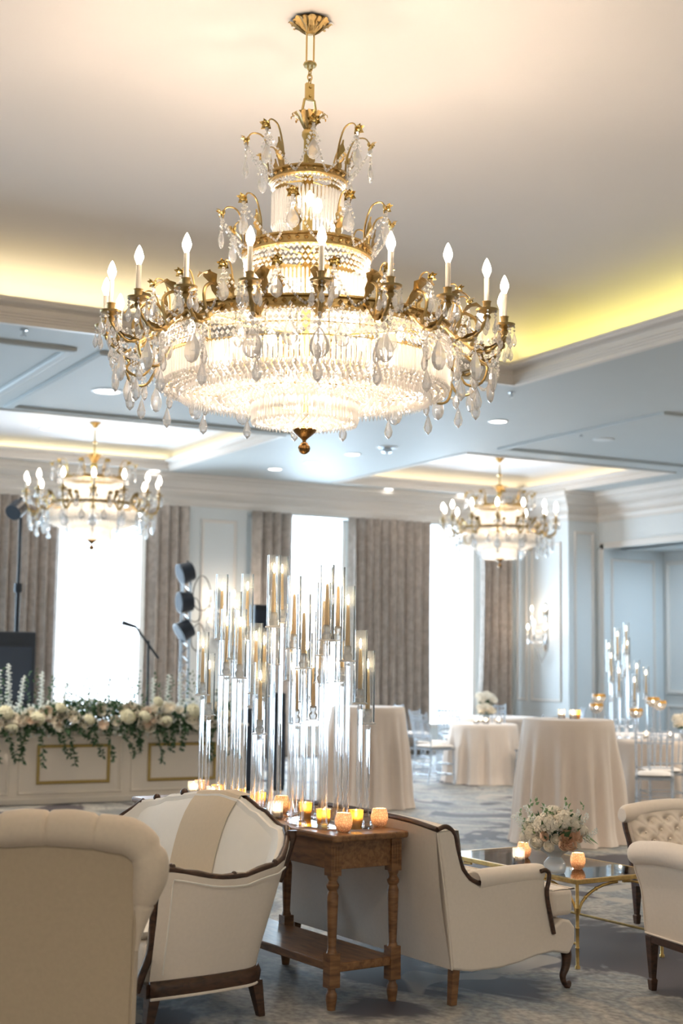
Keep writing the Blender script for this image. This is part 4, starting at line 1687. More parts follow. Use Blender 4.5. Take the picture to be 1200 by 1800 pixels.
# ---- low tufted chairs at right
def tufted_chair(label, loc, rz, W=.62, arch=.03, crest_out=.05, hgt=.70):
    """local: back panel along x (0..W), facing +y (seat side); rear is -y"""
    t = thing('low_tufted_chair', label, 'chair', loc, rz, 'low tufted side chairs with tapered legs')
    n, nv = 34, 16

    def lean(v):
        return -.02 - .03 * v - crest_out * smoothstep(.6, 1.0, v) * .45

    def rear(i, j):
        u = i / (n - 1)
        v = j / (nv - 1)
        z = .27 + (hgt - .10 - .27 + arch * math.sin(PI * u)) * v
        wdt = 1 + .05 * smoothstep(.4, 1, v)
        return Vector((W / 2 + (u - .5) * W * wdt, lean(v), z))
    mb = MB().grid(rear, n, nv)
    mb.build('back_panel', 'fabric', t, 60)
    # tufted inside
    mb = MB()
    n2, nv2 = 60, 40
    btn = []
    for r_ in range(4):
        cnt = 5 if r_ % 2 == 0 else 4
        for c in range(cnt):
            btn.append(((c + .5 + (.5 if r_ % 2 else 0)) / 5, .16 + r_ * .22))

    def inside(i, j):
        u = i / (n2 - 1)
        v = j / (nv2 - 1)
        z = .40 + (hgt - .06 - .40 + arch * math.sin(PI * u)) * v
        puff = .075 * (1 - (2 * u - 1) ** 6) * (1 - .3 * v)
        for bu, bv in btn:
            d = math.hypot((u - bu) * W, (v - bv) * .32)
            puff -= .030 * math.exp(-(d / .028) ** 2)
        # diagonal creases between the buttons
        g1 = abs(((u * 5 + v / .22 * .5 - .86) % 1.0) - .5)
        g2 = abs(((u * 5 - v / .22 * .5 + .86 - .5) % 1.0) - .5)
        if .1 < v < .9:
            puff -= .007 * (math.exp(-((.5 - g1) / .06) ** 2) + math.exp(-((.5 - g2) / .06) ** 2))
        wdt = 1 + .05 * smoothstep(.4, 1, v)
        return Vector((W / 2 + (u - .5) * W * wdt, lean(v) + .03 + puff, z))
    mb.grid(inside, n2, nv2)
    mb.build('tufted_inside_back', 'fabric', t, 60)
    mb = MB()
    for bu, bv in btn:
        z = .40 + (hgt - .06 - .40 + arch * math.sin(PI * bu)) * bv
        mb.ball(Vector((W * bu, lean(bv) + .03 + .055, z)), .008, 8, 5)
    tag(mb.build('tufting_buttons', 'fabric', t, 60))
    # scroll roll along the crest
    mb = MB()
    K = 16

    def roll(i, j):
        u = j / (n - 1)
        a = TAU * i / K
        z = hgt - .055 + arch * math.sin(PI * u)
        e = min(u, 1 - u) * W
        rr = .058 * (smoothstep(-.02, .03, e) * .45 + .55)
        return Vector((W / 2 + (u - .5) * (W * 1.05 + .045), lean(1) + .015 + math.cos(a) * rr, z + math.sin(a) * rr))
    mb.grid(roll, K, n, closeu=True)
    for e in (0, n - 1):
        c = roll(0, e)
        mb.add([roll(i, e) for i in range(K)], [tuple(range(K))])
    mb.build('crest_roll', 'fabric', t, 50)
    for u in (0, 1):
        s_ = [rear(0 if u == 0 else n - 1, j) + Vector((.0, .0, 0)) for j in range(nv)]
        MB().tube(s_, .005, 5).build('piping', 'fabric', t, 60)
        # shaped wood edge between rear panel and padding
        mb = MB()
        ex = -.012 if u == 0 else .012
        mb.tube([p + Vector((ex, .028, 0)) for p in s_[:]], .016, 6)
        mb.build('side_frame', 'darkwood', t, 50)
        # close the side
        mb = MB()
        mb.grid(lambda i, j, u=u: (rear(0 if u == 0 else n - 1, j) if i == 0 else rear(0 if u == 0 else n - 1, j) + Vector((0, .07, 0))), 2, nv)
        mb.build('side_panel', 'fabric', t)
    MB().tube([rear(i, 0) + Vector((0, -.002, 0)) for i in range(n)], .006, 5).build('base_piping', 'fabric', t, 60)
    # seat
    MB().box((W / 2, .29, .315), (W, .58, .09)).build('seat_base', 'fabric', t, bevel=.015)
    cushion_mb(.01, W - .01, .05, .60, .34, .45, .015, 11).build('seat_cushion', 'fabric', t, 60)
    mb = MB()
    mb.box((W / 2, -.005, .25), (W - .02, .035, .045))
    mb.box((W / 2, .57, .25), (W - .02, .03, .045))
    for x in (.015, W - .015):
        mb.box((x, .285, .25), (.03, .56, .045))
    mb.build('seat_rail', 'darkwood', t, bevel=.004)
    for x, y in ((.025, .0), (W - .025, .0), (.025, .565), (W - .025, .565)):
        taper_leg(t, x, y, .26, .050, .030)
    return t


# near one: rear panel runs from the leg towards the camera; faces +x
tufted_chair('low cream tufted chair at right edge, rear panel towards the camera', (4.70, 5.54, 0), R(-96.5), W=.62, arch=.03)
c2 = copy_tree(bpy.data.objects['low_tufted_chair'])
# far one faces the camera
relabel(c2, 'low cream tufted chair at right edge with buttoned inside back facing the camera', None, (6.38, 6.93, 0), R(180))


# ------------------------------------------------------------------ console table
TR = R(6)
TO = Vector((3.28, 5.80, 0))
tf, tl = fr_axes(TR)


def onT(s_, q, z=0.0):
    return TO + tf * s_ + tl * q + Vector((0, 0, z))


def console():
    t = thing('console_table', 'long brown wooden console table with turned legs and lower shelf', 'console table', TO, TR)
    L, HW = 2.06, .215
    TH = .78
    vs = []
    out = [(-HW, -.03), (HW, -.03), (HW, L), (-HW, L)]
    out = [(-HW + .02, -.03), (HW - .02, -.03), (HW, -.01), (HW, L - .02), (HW - .02, L), (-HW + .02, L), (-HW, L - .02), (-HW, -.01)]
    MB().prism(out, lambda a, b, d: Vector((a, b, d)), TH - .03, TH).build('tabletop', 'oak_long', t, bevel=.009)
    mb = MB()
    hw2 = HW - .045
    mb.box((0, .045, TH - .095), (2 * hw2 - .04, .022, .13))
    mb.box((0, L - .045, TH - .095), (2 * hw2 - .04, .022, .13))
    mb.box((-hw2, L / 2, TH - .095), (.022, L - .1, .13))
    mb.box((hw2, L / 2, TH - .095), (.022, L - .1, .13))
    mb.build('apron', 'oak_long', t, bevel=.003)
    mb = MB().box((0, L / 2, .185), (2 * hw2 + .01, L - .06, .04))
    mb.build('lower_shelf', 'oak_long', t, bevel=.006)
    prof = [(.019, .0), (.021, .015), (.026, .045), (.026, .07), (.018, .085), (.018, .095), (.024, .10)]
    turn = [(.018, .285), (.025, .29), (.022, .30), (.019, .31), (.021, .36), (.026, .50), (.027, .545), (.022, .56), (.020, .567), (.028, .58), (.030, .592), (.022, .605), (.019, .612), (.026, .628), (.026, .635)]
    for y in (.05, .98, L - .05):
        for s_ in (-1, 1):
            x = s_ * (hw2)
            mb = MB()
            mb.lathe(prof, (x, y, 0), 14)
            mb.box((x, y, .175), (.056, .056, .15))
            mb.lathe([(r, z - .04) for r, z in turn], (x, y, 0), 16)
            mb.lathe([(.019, .25), (.022, .262)], (x, y, 0), 14)
            mb.box((x, y, .672), (.056, .056, .155))
            for q in (-1, 0, 1):
                mb.box((x + q * .016, y - .0285, .672), (.006, .004, .11))
            mb.build('leg', 'oak', t, 35)
    return t


console()


def flat_round(name, label, cat, s_, q, r, sx, mat):
    t = MB().lathe([(r, 0), (r, .006)], (0, 0, 0), 40, sx=sx).build(name, mat)
    t.location = onT(s_, q, .7803)
    t.rotation_euler = (0, 0, TR)
    tag(t, label, cat)
    return t


flat_round('mirror_tray', 'oval mirror plate under the nearest candle stands on the console', 'mirror tray', .03, .38, .30, .60, 'mirror')
flat_round('mirror_tray', 'oval mirror plate under the middle candle stands on the console', 'mirror tray', -.01, 1.02, .29, .62, 'mirror')
flat_round('mirror_tray', 'oval mirror plate under the farthest candle stands on the console', 'mirror tray', .02, 1.66, .29, .62, 'mirror')
ZM = .7863


# ------------------------------------------------------------------ tall glass candle stands
def candle_stand_parts(t, h, tubeL=.36, tubeR=.034):
    """h = height of the hurricane seat above the base"""
    MB().lathe([(.026, 0), (.028, .004), (.026, .018), (.015, .026), (.0135, .04), (.0135, h - .03), (.016, h - .02), (.012, h - .012), (.012, h)], n=14).build('stem', 'rod', t, 40)
    MB().lathe([(.040, h), (.041, h + .003), (.040, h + .007), (.018, h + .009), (.022, h + .022), (.024, h + .03), (.014, h + .045), (.019, h + .058), (.017, h + .075), (.010, h + .076), (.001, h + .06)], n=16, cap=False).build('candle_socket', 'crystal', t, 30)
    MB().lathe([(tubeR, h + .008), (tubeR, h + tubeL), (tubeR - .0035, h + tubeL), (tubeR - .0035, h + .012)], n=24, cap=False).build('hurricane_glass', 'tube', t, 40)
    cz = h + .065
    c = MB().lathe([(.0115, cz), (.011, cz + .06), (.0075, cz + .195), (.004, cz + .205), (.001, cz + .206)], n=12, cap=False).build('taper_candle', 'wax', t, 40)
    MB().lathe([(.001, cz + .206), (.0045, cz + .214), (.006, cz + .224), (.004, cz + .240), (.001, cz + .254)], n=8, cap=False).build('flame', 'flame', c, 60)


ST = [(0.07, 1.756, 1.359), (0.172, 1.862, 1.239), (-0.01, 1.41, 1.67), (-0.05, 1.275, 1.476), (-0.09, 1.122, 1.563), (-0.13, 0.996, 1.466), (0.09, 1.304, 1.672),
      (0.05, 1.143, 1.313), (-0.13, 0.834, 1.392), (0.01, 0.985, 1.373), (-0.17, 0.718, 1.194), (-0.01, 0.86, 1.537), (-0.17, 0.605, 1.725), (0.16, 1.061, 1.758),
      (-0.13, 0.476, 1.618), (0.15, 0.937, 1.453), (-0.01, 0.633, 1.247), (-0.17, 0.325, 1.523), (0.16, 0.812, 1.348), (0.13, 0.692, 1.261), (0.09, 0.563, 1.451),
      (-0.01, 0.393, 1.587), (-0.13, 0.186, 1.658), (-0.01, 0.271, 1.656), (0.13, 0.439, 1.46), (-0.03, 0.156, 1.561), (0.13, 0.278, 1.356), (0.205, 0.319, 1.257)]
SLAB = ['leftmost glass candle stand on the console', 'second glass candle stand from the left, lowest of the left pair', 'tall glass candle stand at left in front of the grey wall panel',
        'third tall stand from left, half hidden behind its neighbour', 'glass candle stand between the two tall left stands', 'lower glass candle stand right of the left trio',
        'tall glass candle stand just left of the black speaker box', 'low stand in front of the black speaker box, left one', 'glass candle stand directly before the black speaker box',
        'mid-height stand just right of the black speaker box', 'lowest glass candle stand of all, candle hanging low in the middle left',
        'glass candle stand left of the tallest one, lower tube', 'second tallest stand, just left of the tallest glass', 'tallest glass candle stand, its tube rising above all others',
        'tall stand right of the tallest, against the middle window edge', 'stand behind the one right of the tallest', 'low middle stand with bright flame, in front of the middle window',
        'stand against the bright middle window, thin and rear', 'stand just right of the low bright-flamed one, before the middle window', 'low stand at the right side of the middle window',
        'front stand at the left of the right-hand group', 'rear tall stand in the left of the right-hand group', 'tall rear stand at the middle window right edge',
        'tallest stand of the right-hand group', 'lower rear stand inside the right-hand group', 'stand at right of the right-hand group, before the wide curtain',
        'second glass candle stand from the right end', 'rightmost glass candle stand on the console']
for (s_, q, zt_), lb in zip(ST, SLAB):
    p_ = onT(s_, q, ZM)
    t = thing('glass_candle_stand', lb, 'candle stand', p_, TR, 'tall clear candle stands on the console')
    on_tray = True
    candle_stand_parts(t, zt_ - ZM)
    light('candle_flame_lamp', 'POINT', (p_.x, p_.y, zt_ + .30), .5, (1, .66, .34), radius=.008)


# ------------------------------------------------------------------ votives
def votive(kind):
    """returns a thing at the origin"""
    t = thing('votive_candle', 'x', 'votive candle')
    if kind == 'honey':
        MB().lathe([(.022, 0), (.034, .012), (.041, .035), (.041, .055), (.036, .078), (.031, .088), (.029, .087), (.034, .076), (.038, .053), (.037, .035), (.030, .014), (.001, .008)], n=24, cap=False).build('glass_cup', 'honey', t, 50)
    elif kind == 'gold':
        MB().lathe([(.026, 0), (.030, .01), (.036, .078), (.034, .078), (.029, .012), (.001, .006)], n=20, cap=False).build('glass_cup', 'goldglass', t, 50)
    else:
        MB().lathe([(.030, 0), (.033, .005), (.034, .085), (.032, .085), (.031, .012), (.001, .008)], n=20, cap=False).build('glass_cup', 'clearvotive', t, 50)
    c = MB().lathe([(.022, .013), (.022, .040), (.001, .040)], n=14).build('wax', 'candle_white', t, 40)
    MB().lathe([(.001, .042), (.007, .050), (.008, .058), (.004, .072), (.001, .080)], n=8, cap=False).build('flame', 'flame', c, 60)
    return t


VS = {k: votive(k) for k in ('honey', 'gold', 'clear')}
first = {k: True for k in VS}


def put_votive(kind, p_, label, lit=1.0, group='glowing votive candles'):
    if first[kind]:
        t = VS[kind]
        first[kind] = False
    else:
        t = copy_tree(VS[kind])
    t['label'] = label
    t['group'] = group
    t.location = p_
    if lit:
        light('votive_flame_lamp', 'POINT', (p_[0], p_[1], p_[2] + .058), lit * .4, (1, .72, .46), radius=.012)
    return t


ZTT = .7805
gv = 'votive candles on the console'
put_votive('honey', onT(.165, 1.93, ZTT), 'blush honeycomb votive at the far left end of the console', 1, gv)
put_votive('honey', onT(-.09, .085, ZTT), 'blush honeycomb votive near the front corner of console, left of two', 1.2, gv)
put_votive('honey', onT(.175, .17, ZTT), 'blush honeycomb votive at the right edge of the console', 1.2, gv)
put_votive('gold', onT(.06, .20, ZM), 'gold mercury votive behind the front honeycomb votive', 1.2, gv)
put_votive('gold', onT(-.06, .30, ZM), 'gold mercury votive left of the right-hand stand group', 1, gv)
put_votive('clear', onT(-.075, .70, ZTT), 'clear glass votive glowing white on the console middle', 1.4, gv)
put_votive('gold', onT(.07, .66, ZTT), 'gold votive behind the low middle candle stand', 1, gv)
put_votive('honey', onT(.06, .87, ZM), 'honeycomb votive left of the clear glowing votive', 1, gv)
put_votive('gold', onT(-.10, 1.06, ZM), 'gold votive just above the settee crest, right slope', 1, gv)
put_votive('gold', onT(.14, 1.22, ZTT), 'gold votive peeking over the settee crest right of the stripe', 1, gv)
put_votive('gold', onT(.13, 1.43, ZTT), 'gold votive peeking over the settee crest above the stripe', 1, gv)
put_votive('clear', onT(.02, 1.52, ZM), 'clear pressed votive over the settee crest', 1, gv)
put_votive('gold', onT(.13, 1.66, ZM), 'gold votive over the settee crest, left of the clear one', 1, gv)
put_votive('clear', onT(.08, 1.85, ZM), 'clear votive between the two leftmost stands', 1, gv)


# ------------------------------------------------------------------ coffee table
def coffee():
    rz = R(4)
    t = thing('coffee_table', 'gilded metal coffee table with glass top and arched corner braces', 'coffee table', (4.665, 6.06, 0), rz)
    Wd, L, Hh = .60, 1.18, .45
    mb = MB()
    w = .024
    mb.box((Wd / 2, 0, Hh - .012), (Wd + w, w, .024))
    mb.box((Wd / 2, L, Hh - .012), (Wd + w, w, .024))
    mb.box((0, L / 2, Hh - .012), (w, L, .024))
    mb.box((Wd, L / 2, Hh - .012), (w, L, .024))
    mb.build('top_frame', 'gilt', t, bevel=.003)
    MB().box((Wd / 2, L / 2, Hh - .004), (Wd - w + .002, L - w + .002, .006)).build('glass_top', 'glasstop', t)
    for x, y in ((0, 0), (Wd, 0), (0, L), (Wd, L)):
        pr = [(.014, 0), (.014, .012), (.009, .018), (.009, .10), (.012, .105), (.009, .11), (.009, .20), (.012, .205), (.009, .21), (.009, .30), (.012, .305), (.009, .31), (.009, Hh - .024)]
        MB().lathe(pr, (x, y, 0), 10).build('leg', 'gilt', t, 40)
    mb = MB()
    for x, y in ((0, 0), (Wd, 0), (0, L), (Wd, L)):
        for dx, dy in ((1 if x == 0 else -1, 0), (0, 1 if y == 0 else -1)):
            pts = []
            for i in range(9):
                a = PI / 2 * i / 8
                d = .27 * (1 - math.cos(a)) if dx else .27 * (1 - math.cos(a))
                pts.append((x + dx * (.01 + d), y + dy * (.01 + d), .275 + .145 * math.sin(a)))
            o = MB().tube(pts, .0075, 6)
            for k in (3, 5):
                o.ball(pts[k], .011, 6, 4)
            o.build('arched_brace', 'gilt', t, 50)
    for a, b in (((Wd, 0), (Wd, L)), ((0, 0), (0, L))):
        MB().tube([(a[0], a[1], .125), (b[0], b[1], .125)], .007, 6).build('stretcher', 'gilt', t, 50)
    return t, rz


ct, crz = coffee()
put_votive('clear', (4.735, 6.68, .4495), 'clear glass votive on the coffee table, leftmost', 1.2, 'votives on the coffee table')
put_votive('honey', (4.90, 6.86, .4495), 'blush honeycomb votive just behind the clear one on coffee table', 1.2, 'votives on the coffee table')
put_votive('honey', (4.909, 6.37, .4495), 'blush honeycomb votive right of the bouquet on the coffee table', 1.2, 'votives on the coffee table')


# ------------------------------------------------------------------ flowers
def rose_mb(r, seed=0, layers=3):
    rnd = random.Random(seed)
    mb = MB()
    for ly in range(layers):
        n = 3 + ly
        rr = r * (.38 + .62 * (ly / max(1, layers - 1)))
        op = .12 + .55 * ly / layers
        for k in range(n):
            a0 = TAU * k / n + ly * .7 + rnd.random() * .3
            half = 1.15 * PI / n
            def fn(i, j, a0=a0, rr=rr, op=op, half=half):
                u = -1 + 2 * i / 4
                v = j / 4
                th = v * (PI * .62)
                rad = rr * math.sin(min(th, 1.9)) ** .9 * (1 + op * .35 * v)
                z = -rr * math.cos(th) * (.95 - .25 * op * v) - .10 * rr * u * u * v
                a = a0 + u * half * (1 - .25 * v * v)
                return Vector((rad * math.cos(a), rad * math.sin(a), z))
            mb.grid(fn, 5, 5)
    return mb


def fluffy_mb(r, n, pr, seed, flat=.75):
    """hydrangea or peony head of many small petals"""
    rnd = random.Random(seed)
    mb = MB()
    mb.ball((0, 0, -.1 * r), r * .6, 8, 5, flat)
    for k in range(n):
        z = 1 - 1.55 * (k + .5) / n
        a = k * 2.399963
        q = math.sqrt(max(0, 1 - z * z))
        d = Vector((q * math.cos(a), q * math.sin(a), z))
        jr = .82 + .26 * rnd.random()
        c = Vector((d.x * r * jr, d.y * r * jr, d.z * r * flat * jr))
        t1 = d.orthogonal().normalized()
        t2 = d.cross(t1)
        ph = rnd.random() * 6
        for w in range(4):
            an = ph + w * PI / 2
            e = t1 * math.cos(an) + t2 * math.sin(an)
            s_ = d.cross(e)
            mb.add([c, c + e * pr * .6 + s_ * pr * .4 + d * pr * .12, c + e * pr + d * pr * .2 * rnd.random(), c + e * pr * .6 - s_ * pr * .4 + d * pr * .12], [(0, 1, 2, 3)])
    return mb


def leaf_quad(mb, c, d, L, w, rnd):
    d = d.normalized()
    s_ = d.cross(Vector((rnd.uniform(-1, 1), rnd.uniform(-1, 1), rnd.uniform(-1, 1)))).normalized()
    nn = d.cross(s_)
    mb.add([c, c + d * L * .45 + s_ * w + nn * w * .3, c + d * L - nn * w * .5, c + d * L * .45 - s_ * w + nn * w * .3], [(0, 1, 2, 3)])


def vase_bouquet():
    t = thing('flower_vase', 'crystal pedestal vase of white and blush flowers on the coffee table', 'vase of flowers', (4.70, 6.30, .4495), .3)
    MB().lathe([(.048, 0), (.055, .006), (.060, .03), (.058, .055), (.040, .078), (.030, .085), (.045, .10), (.085, .125), (.103, .155), (.108, .175), (.103, .175), (.097, .158), (.075, .13), (.03, .10), (.001, .098)],
               n=28, cap=False).build('crystal_bowl', 'crystal', t, 20)
    rnd = random.Random(3)
    mb = MB()
    for i in range(150):
        a = rnd.random() * TAU
        el = rnd.uniform(-.15, 1.2)
        d = Vector((math.cos(a) * math.cos(el), math.sin(a) * math.cos(el), math.sin(el)))
        c = Vector((0, 0, .20)) + Vector((d.x * .13, d.y * .13, d.z * .10)) * rnd.uniform(.3, 1)
        leaf_quad(mb, c, d + Vector((0, 0, rnd.uniform(-.3, .4))), rnd.uniform(.04, .085), rnd.uniform(.010, .02), rnd)
    # trailing leaf at right and stems in the bowl
    for i in range(8):
        a = rnd.random() * TAU
        mb.tube([(math.cos(a) * .02, math.sin(a) * .02, .105), (math.cos(a) * .06, math.sin(a) * .06, .2)], .004, 4)
    tag(mb.build('foliage', 'leaf', t), kind='stuff')
    mb = MB()
    for dx in range(3):
        b = rd * (.12 + .02 * dx)
        pts = spline([b + Vector((0, 0, .22)), b + rd * .05 + Vector((0, 0, .20 - .02 * dx)), b + rd * .10 + Vector((0, 0, .14))], 4)
        leaf_quad(mb, Vector(pts[0]), Vector(pts[-1]) - Vector(pts[0]), .13, .009, rnd)
    mb.build('long_leaf', 'leaf_light', t)
    P1 = fluffy_mb(.062, 70, .026, 5, .8)
    p1 = P1.build('peony', 'rose', t)
    rs = rose_mb(.036, 2).build('garden_rose', 'blush', t, 60)
    wr = rose_mb(.034, 4).build('white_rose', 'rose', t, 60)
    sp = MB()
    rn2 = random.Random(12)
    for k in range(26):
        z = k / 26
        a = k * 2.4
        flower_like = Vector((.016 * (1 - z * .5) * math.cos(a), .016 * (1 - z * .5) * math.sin(a), .13 * z))
        for w in range(3):
            leaf_quad(sp, flower_like, Vector((math.cos(a + w), math.sin(a + w), .5)), .016, .007, rn2)
    stock = sp.build('stock_spike', 'delph', t)

    def vr(rx, ry, z):
        # position by offset to the right of and towards the viewer
        q = rd * rx - fd * ry
        qq = Matrix.Rotation(-.3, 3, 'Z') @ q
        return Vector((qq.x, qq.y, z))
    peos = [(-.06, .06, .262, 1.0), (.035, .05, .285, .95), (-.125, .03, .22, .75), (.0, -.05, .30, .85), (-.10, -.06, .25, .75), (.10, -.03, .265, .85), (.14, .02, .22, .6), (-.02, .08, .25, .6), (.085, .06, .25, .6), (-.155, .0, .19, .55), (-.10, .07, .17, .5), (.0, .0, .32, .6)]
    for i, (a, b, z, s_) in enumerate(peos):
        o = p1 if i == 0 else link_copy(p1, t)
        o.location = vr(a, b, z)
        o.scale = (s_,) * 3
        o.rotation_euler = (R(-30), 0, i)
    for i, (a, b, z, s_) in enumerate([(.045, .115, .20, 1.0), (.085, .10, .215, .9), (.065, .125, .165, .9), (.03, .13, .165, .8), (-.07, .11, .205, .7), (.12, .06, .195, .7)]):
        o = rs if i == 0 else link_copy(rs, t)
        o.location = vr(a, b, z)
        o.scale = (s_,) * 3
        o.rotation_euler = (R(60 + 20 * (i % 2)), 0, R(-YAW * 57 + 10 * i) - .3)
    for i, (a, b, z, s_) in enumerate([(-.01, .12, .19, .8), (-.115, .09, .165, 1.0), (-.05, .13, .155, .8), (.13, .05, .235, .8), (.10, .09, .165, .8), (-.15, .02, .25, .7)]):
        o = wr if i == 0 else link_copy(wr, t)
        o.location = vr(a, b, z)
        o.scale = (s_,) * 3
        o.rotation_euler = (R(60), 0, -YAW - .3 + i * .2)
    for i, (a, b, z, s_, rl) in enumerate([(-.15, .02, .225, .85, -.75), (-.11, .0, .27, .75, -.5), (-.045, .0, .30, .5, -.2), (.05, .01, .30, .5, .15), (.125, 0, .24, .7, .65), (.10, .02, .27, .55, .4), (.15, .03, .18, .7, .95), (-.17, .03, .25, .6, -.4)]):
        o = stock if i == 0 else link_copy(stock, t)
        o.location = vr(a, b, z)
        o.scale = (s_,) * 3
        o.rotation_euler = (0, rl, -YAW - .3)
    mb = MB()
    for k in range(26):
        a, z = rnd.uniform(-.18, .17), rnd.uniform(.22, .42)
        base = vr(a, rnd.uniform(-.02, .08), z - .05)
        for w in range(3):
            leaf_quad(mb, base + Vector((0, 0, .015 * w)), Vector((rnd.uniform(-1, 1), rnd.uniform(-1, 1), .6)), .028, .009, rnd)
    tag(mb.build('sprigs', 'leaf_light', t), kind='stuff')


vase_bouquet()


# ------------------------------------------------------------------ booth front and garland
def booth():
    t = thing('panelled_booth', 'white bar front with gold framed panels along the stage', 'booth', (2.9, 15.1, 0))
    L, H = 3.98, .80
    MB().box((L / 2, .30, H / 2 + .0), (L, .60, H)).build('booth_body', 'stage', t, bevel=.005)
    MB().box((L / 2, .29, H + .015), (L + .04, .66, .03)).build('counter', 'stage', t, bevel=.006)
    MB().box((L / 2, -.012, .03), (L, .03, .06)).build('plinth', 'stage', t, bevel=.004)
    x = .06 - .05
    for k in range(3):
        x0 = .08 + k * 1.258
        panel_frame((x0, 0, .10), (1, 0, 0), (0, 0, 1), 1.16, .62, (0, -1, 0), .03, .016, 'panel_moulding', 'stage').parent = t
        g = panel_frame((x0 + .20, 0, .205), (1, 0, 0), (0, 0, 1), .82, .42, (0, -1, 0), .035, .02, 'gold_frame', 'goldpaint')
        g.parent = t


booth()


def garland():
    t = thing('floral_garland', 'long garland of cream roses and greenery along the booth top', 'floral garland', (4.8, 15.05, .83))
    rnd = random.Random(21)
    mb = MB()
    for i in range(5200):
        x = rnd.uniform(-1.5, 1.88)
        h = .20 + .07 * math.sin(x * 3.1 + 1)
        y = rnd.uniform(-.20, .22)
        z = rnd.uniform(-.06, h)
        d = Vector((rnd.uniform(-1, 1), rnd.uniform(-1.2, .3), rnd.uniform(-.6, 1)))
        leaf_quad(mb, Vector((x, y, z)), d, rnd.uniform(.04, .09), rnd.uniform(.012, .022), rnd)
    # upright sprigs
    for i in range(60):
        x = rnd.uniform(-1.5, 1.85)
        y = rnd.uniform(-.1, .15)
        hh = rnd.uniform(.25, .52)
        lx = rnd.uniform(-.12, .12)
        for k in range(12):
            q = k / 12
            leaf_quad(mb, Vector((x + lx * q, y, .12 + hh * q)), Vector((rnd.uniform(-1, 1), rnd.uniform(-1, 1), .5)), .05, .013, rnd)
    tag(mb.build('foliage', 'leaf', t), kind='stuff')
    # trailing vines over the front
    for i in range(24):
        x = -1.4 + 3.2 * i / 23 + rnd.uniform(-.05, .05)
        ln = rnd.uniform(.12, .36) if i not in (3, 4) else .3
        dx = rnd.uniform(-.25, .25)
        v = MB()
        pts = spline([(x, -.18, .02), (x + dx * .3, -.24, -.05), (x + dx * .7, -.22, -.05 - ln * .5), (x + dx, -.20, -.05 - ln)], 5)
        v.tube(pts, .003, 4)
        for p_ in pts:
            for w in range(3):
                leaf_quad(v, p_, Vector((rnd.uniform(-1, 1), rnd.uniform(-.6, .2), rnd.uniform(-1, .3))), .055, .014, rnd)
        v.build('trailing_vine', 'leaf', t)
    ro = rose_mb(.052, 9).build('rose', 'rose', t, 60)
    bl = rose_mb(.050, 10).build('blush_rose', 'blush', t, 60)
    bl.data.materials[0] = plain('pale_blush_petals', (.86, .72, .60), .7, trans=.25)
    hy = fluffy_mb(.066, 60, .034, 8).build('hydrangea', 'hydrangea', t)
    fr_ = fb_ = fh = True
    for i in range(96):
        x = rnd.uniform(-1.48, 1.86)
        z = rnd.choice([-.01, .03, .08, .13, .18]) + rnd.uniform(-.02, .03)
        y = -.22 + .35 * max(0, z - .05) + rnd.uniform(-.02, .02)
        s_ = rnd.uniform(.85, 1.3)
        rot = (R(rnd.uniform(40, 80)), 0, rnd.uniform(-.7, .5))
        if i % 6 == 5:
            o = bl if fb_ else link_copy(bl, t)
            fb_ = False
        else:
            o = ro if fr_ else link_copy(ro, t)
            fr_ = False
        o.location, o.rotation_euler, o.scale = (x, y, z), rot, (s_,) * 3
    for x, z, s_ in ((-.78, .15, 1.1), (-.72, -.02, 1.0), (-.45, .08, 1.1), (.55, .10, 1.2), (.74, .09, 1.0), (1.0, .04, .9), (1.32, .16, 1.1), (-1.2, .1, 1.0), (.12, .07, .9), (1.7, .1, 1), (-.2, .2, .8), (.9, .26, .8)):
        o = hy if fh else link_copy(hy, t)
        fh = False
        o.location, o.rotation_euler, o.scale = (x, -.22, z), (R(50), 0, rnd.random() * 3), (s_,) * 3
    fil = MB()
    for i in range(520):
        x = rnd.uniform(-1.5, 1.88)
        z = rnd.uniform(-.02, .34) - .12 * abs(math.sin(x * 2.3))
        c = Vector((x, rnd.uniform(-.24, -.12) + max(0, z - .1) * .5, z))
        for w in range(5):
            leaf_quad(fil, c, Vector((math.cos(w * 1.26), -.35, math.sin(w * 1.26))), rnd.uniform(.016, .026), .010, rnd)
    tag(fil.build('filler_blossoms', 'delph', t), kind='stuff')
    sp = MB()
    sp.tube([(0, 0, -.05), (.002, 0, .22), (0, 0, .44)], .006, 5)
    for k in range(30):
        q = k / 30
        a = k * 2.4
        rr_ = .012 + .012 * math.sin(k * 5.1) ** 2
        c = Vector((rr_ * math.cos(a), rr_ * math.sin(a), .44 * q))
        for w in range(5):
            leaf_quad(sp, c, Vector((math.cos(a + w * 1.26), math.sin(a + w * 1.26), .3)), .028 * (1.2 - q * .6), .011, rnd)
    dl = sp.build('delphinium_spike', 'delph', t)
    fd_ = True
    for x, z, tilt in ((-1.45, .25, -.1), (-1.22, .22, 0), (-1.02, .30, .05), (-.92, .34, .1), (-.80, .26, .25), (-.60, .18, .15), (-1.32, .30, -.1), (-.35, .22, 0), (-.12, .22, -.15), (.18, .24, 0), (.42, .20, .1),
                       (.92, .16, .1), (1.08, .20, -.05), (1.25, .22, .1), (1.5, .2, 0), (1.75, .2, .2), (-1.12, .15, .1), (-.7, .3, -.1), (1.62, .25, -.1), (.7, .18, -.2)):
        o = dl if fd_ else link_copy(dl, t)
        fd_ = False
        o.location, o.rotation_euler = (x, .0, z - .08), (0, tilt, rnd.random() * 3)
    return t


garland()


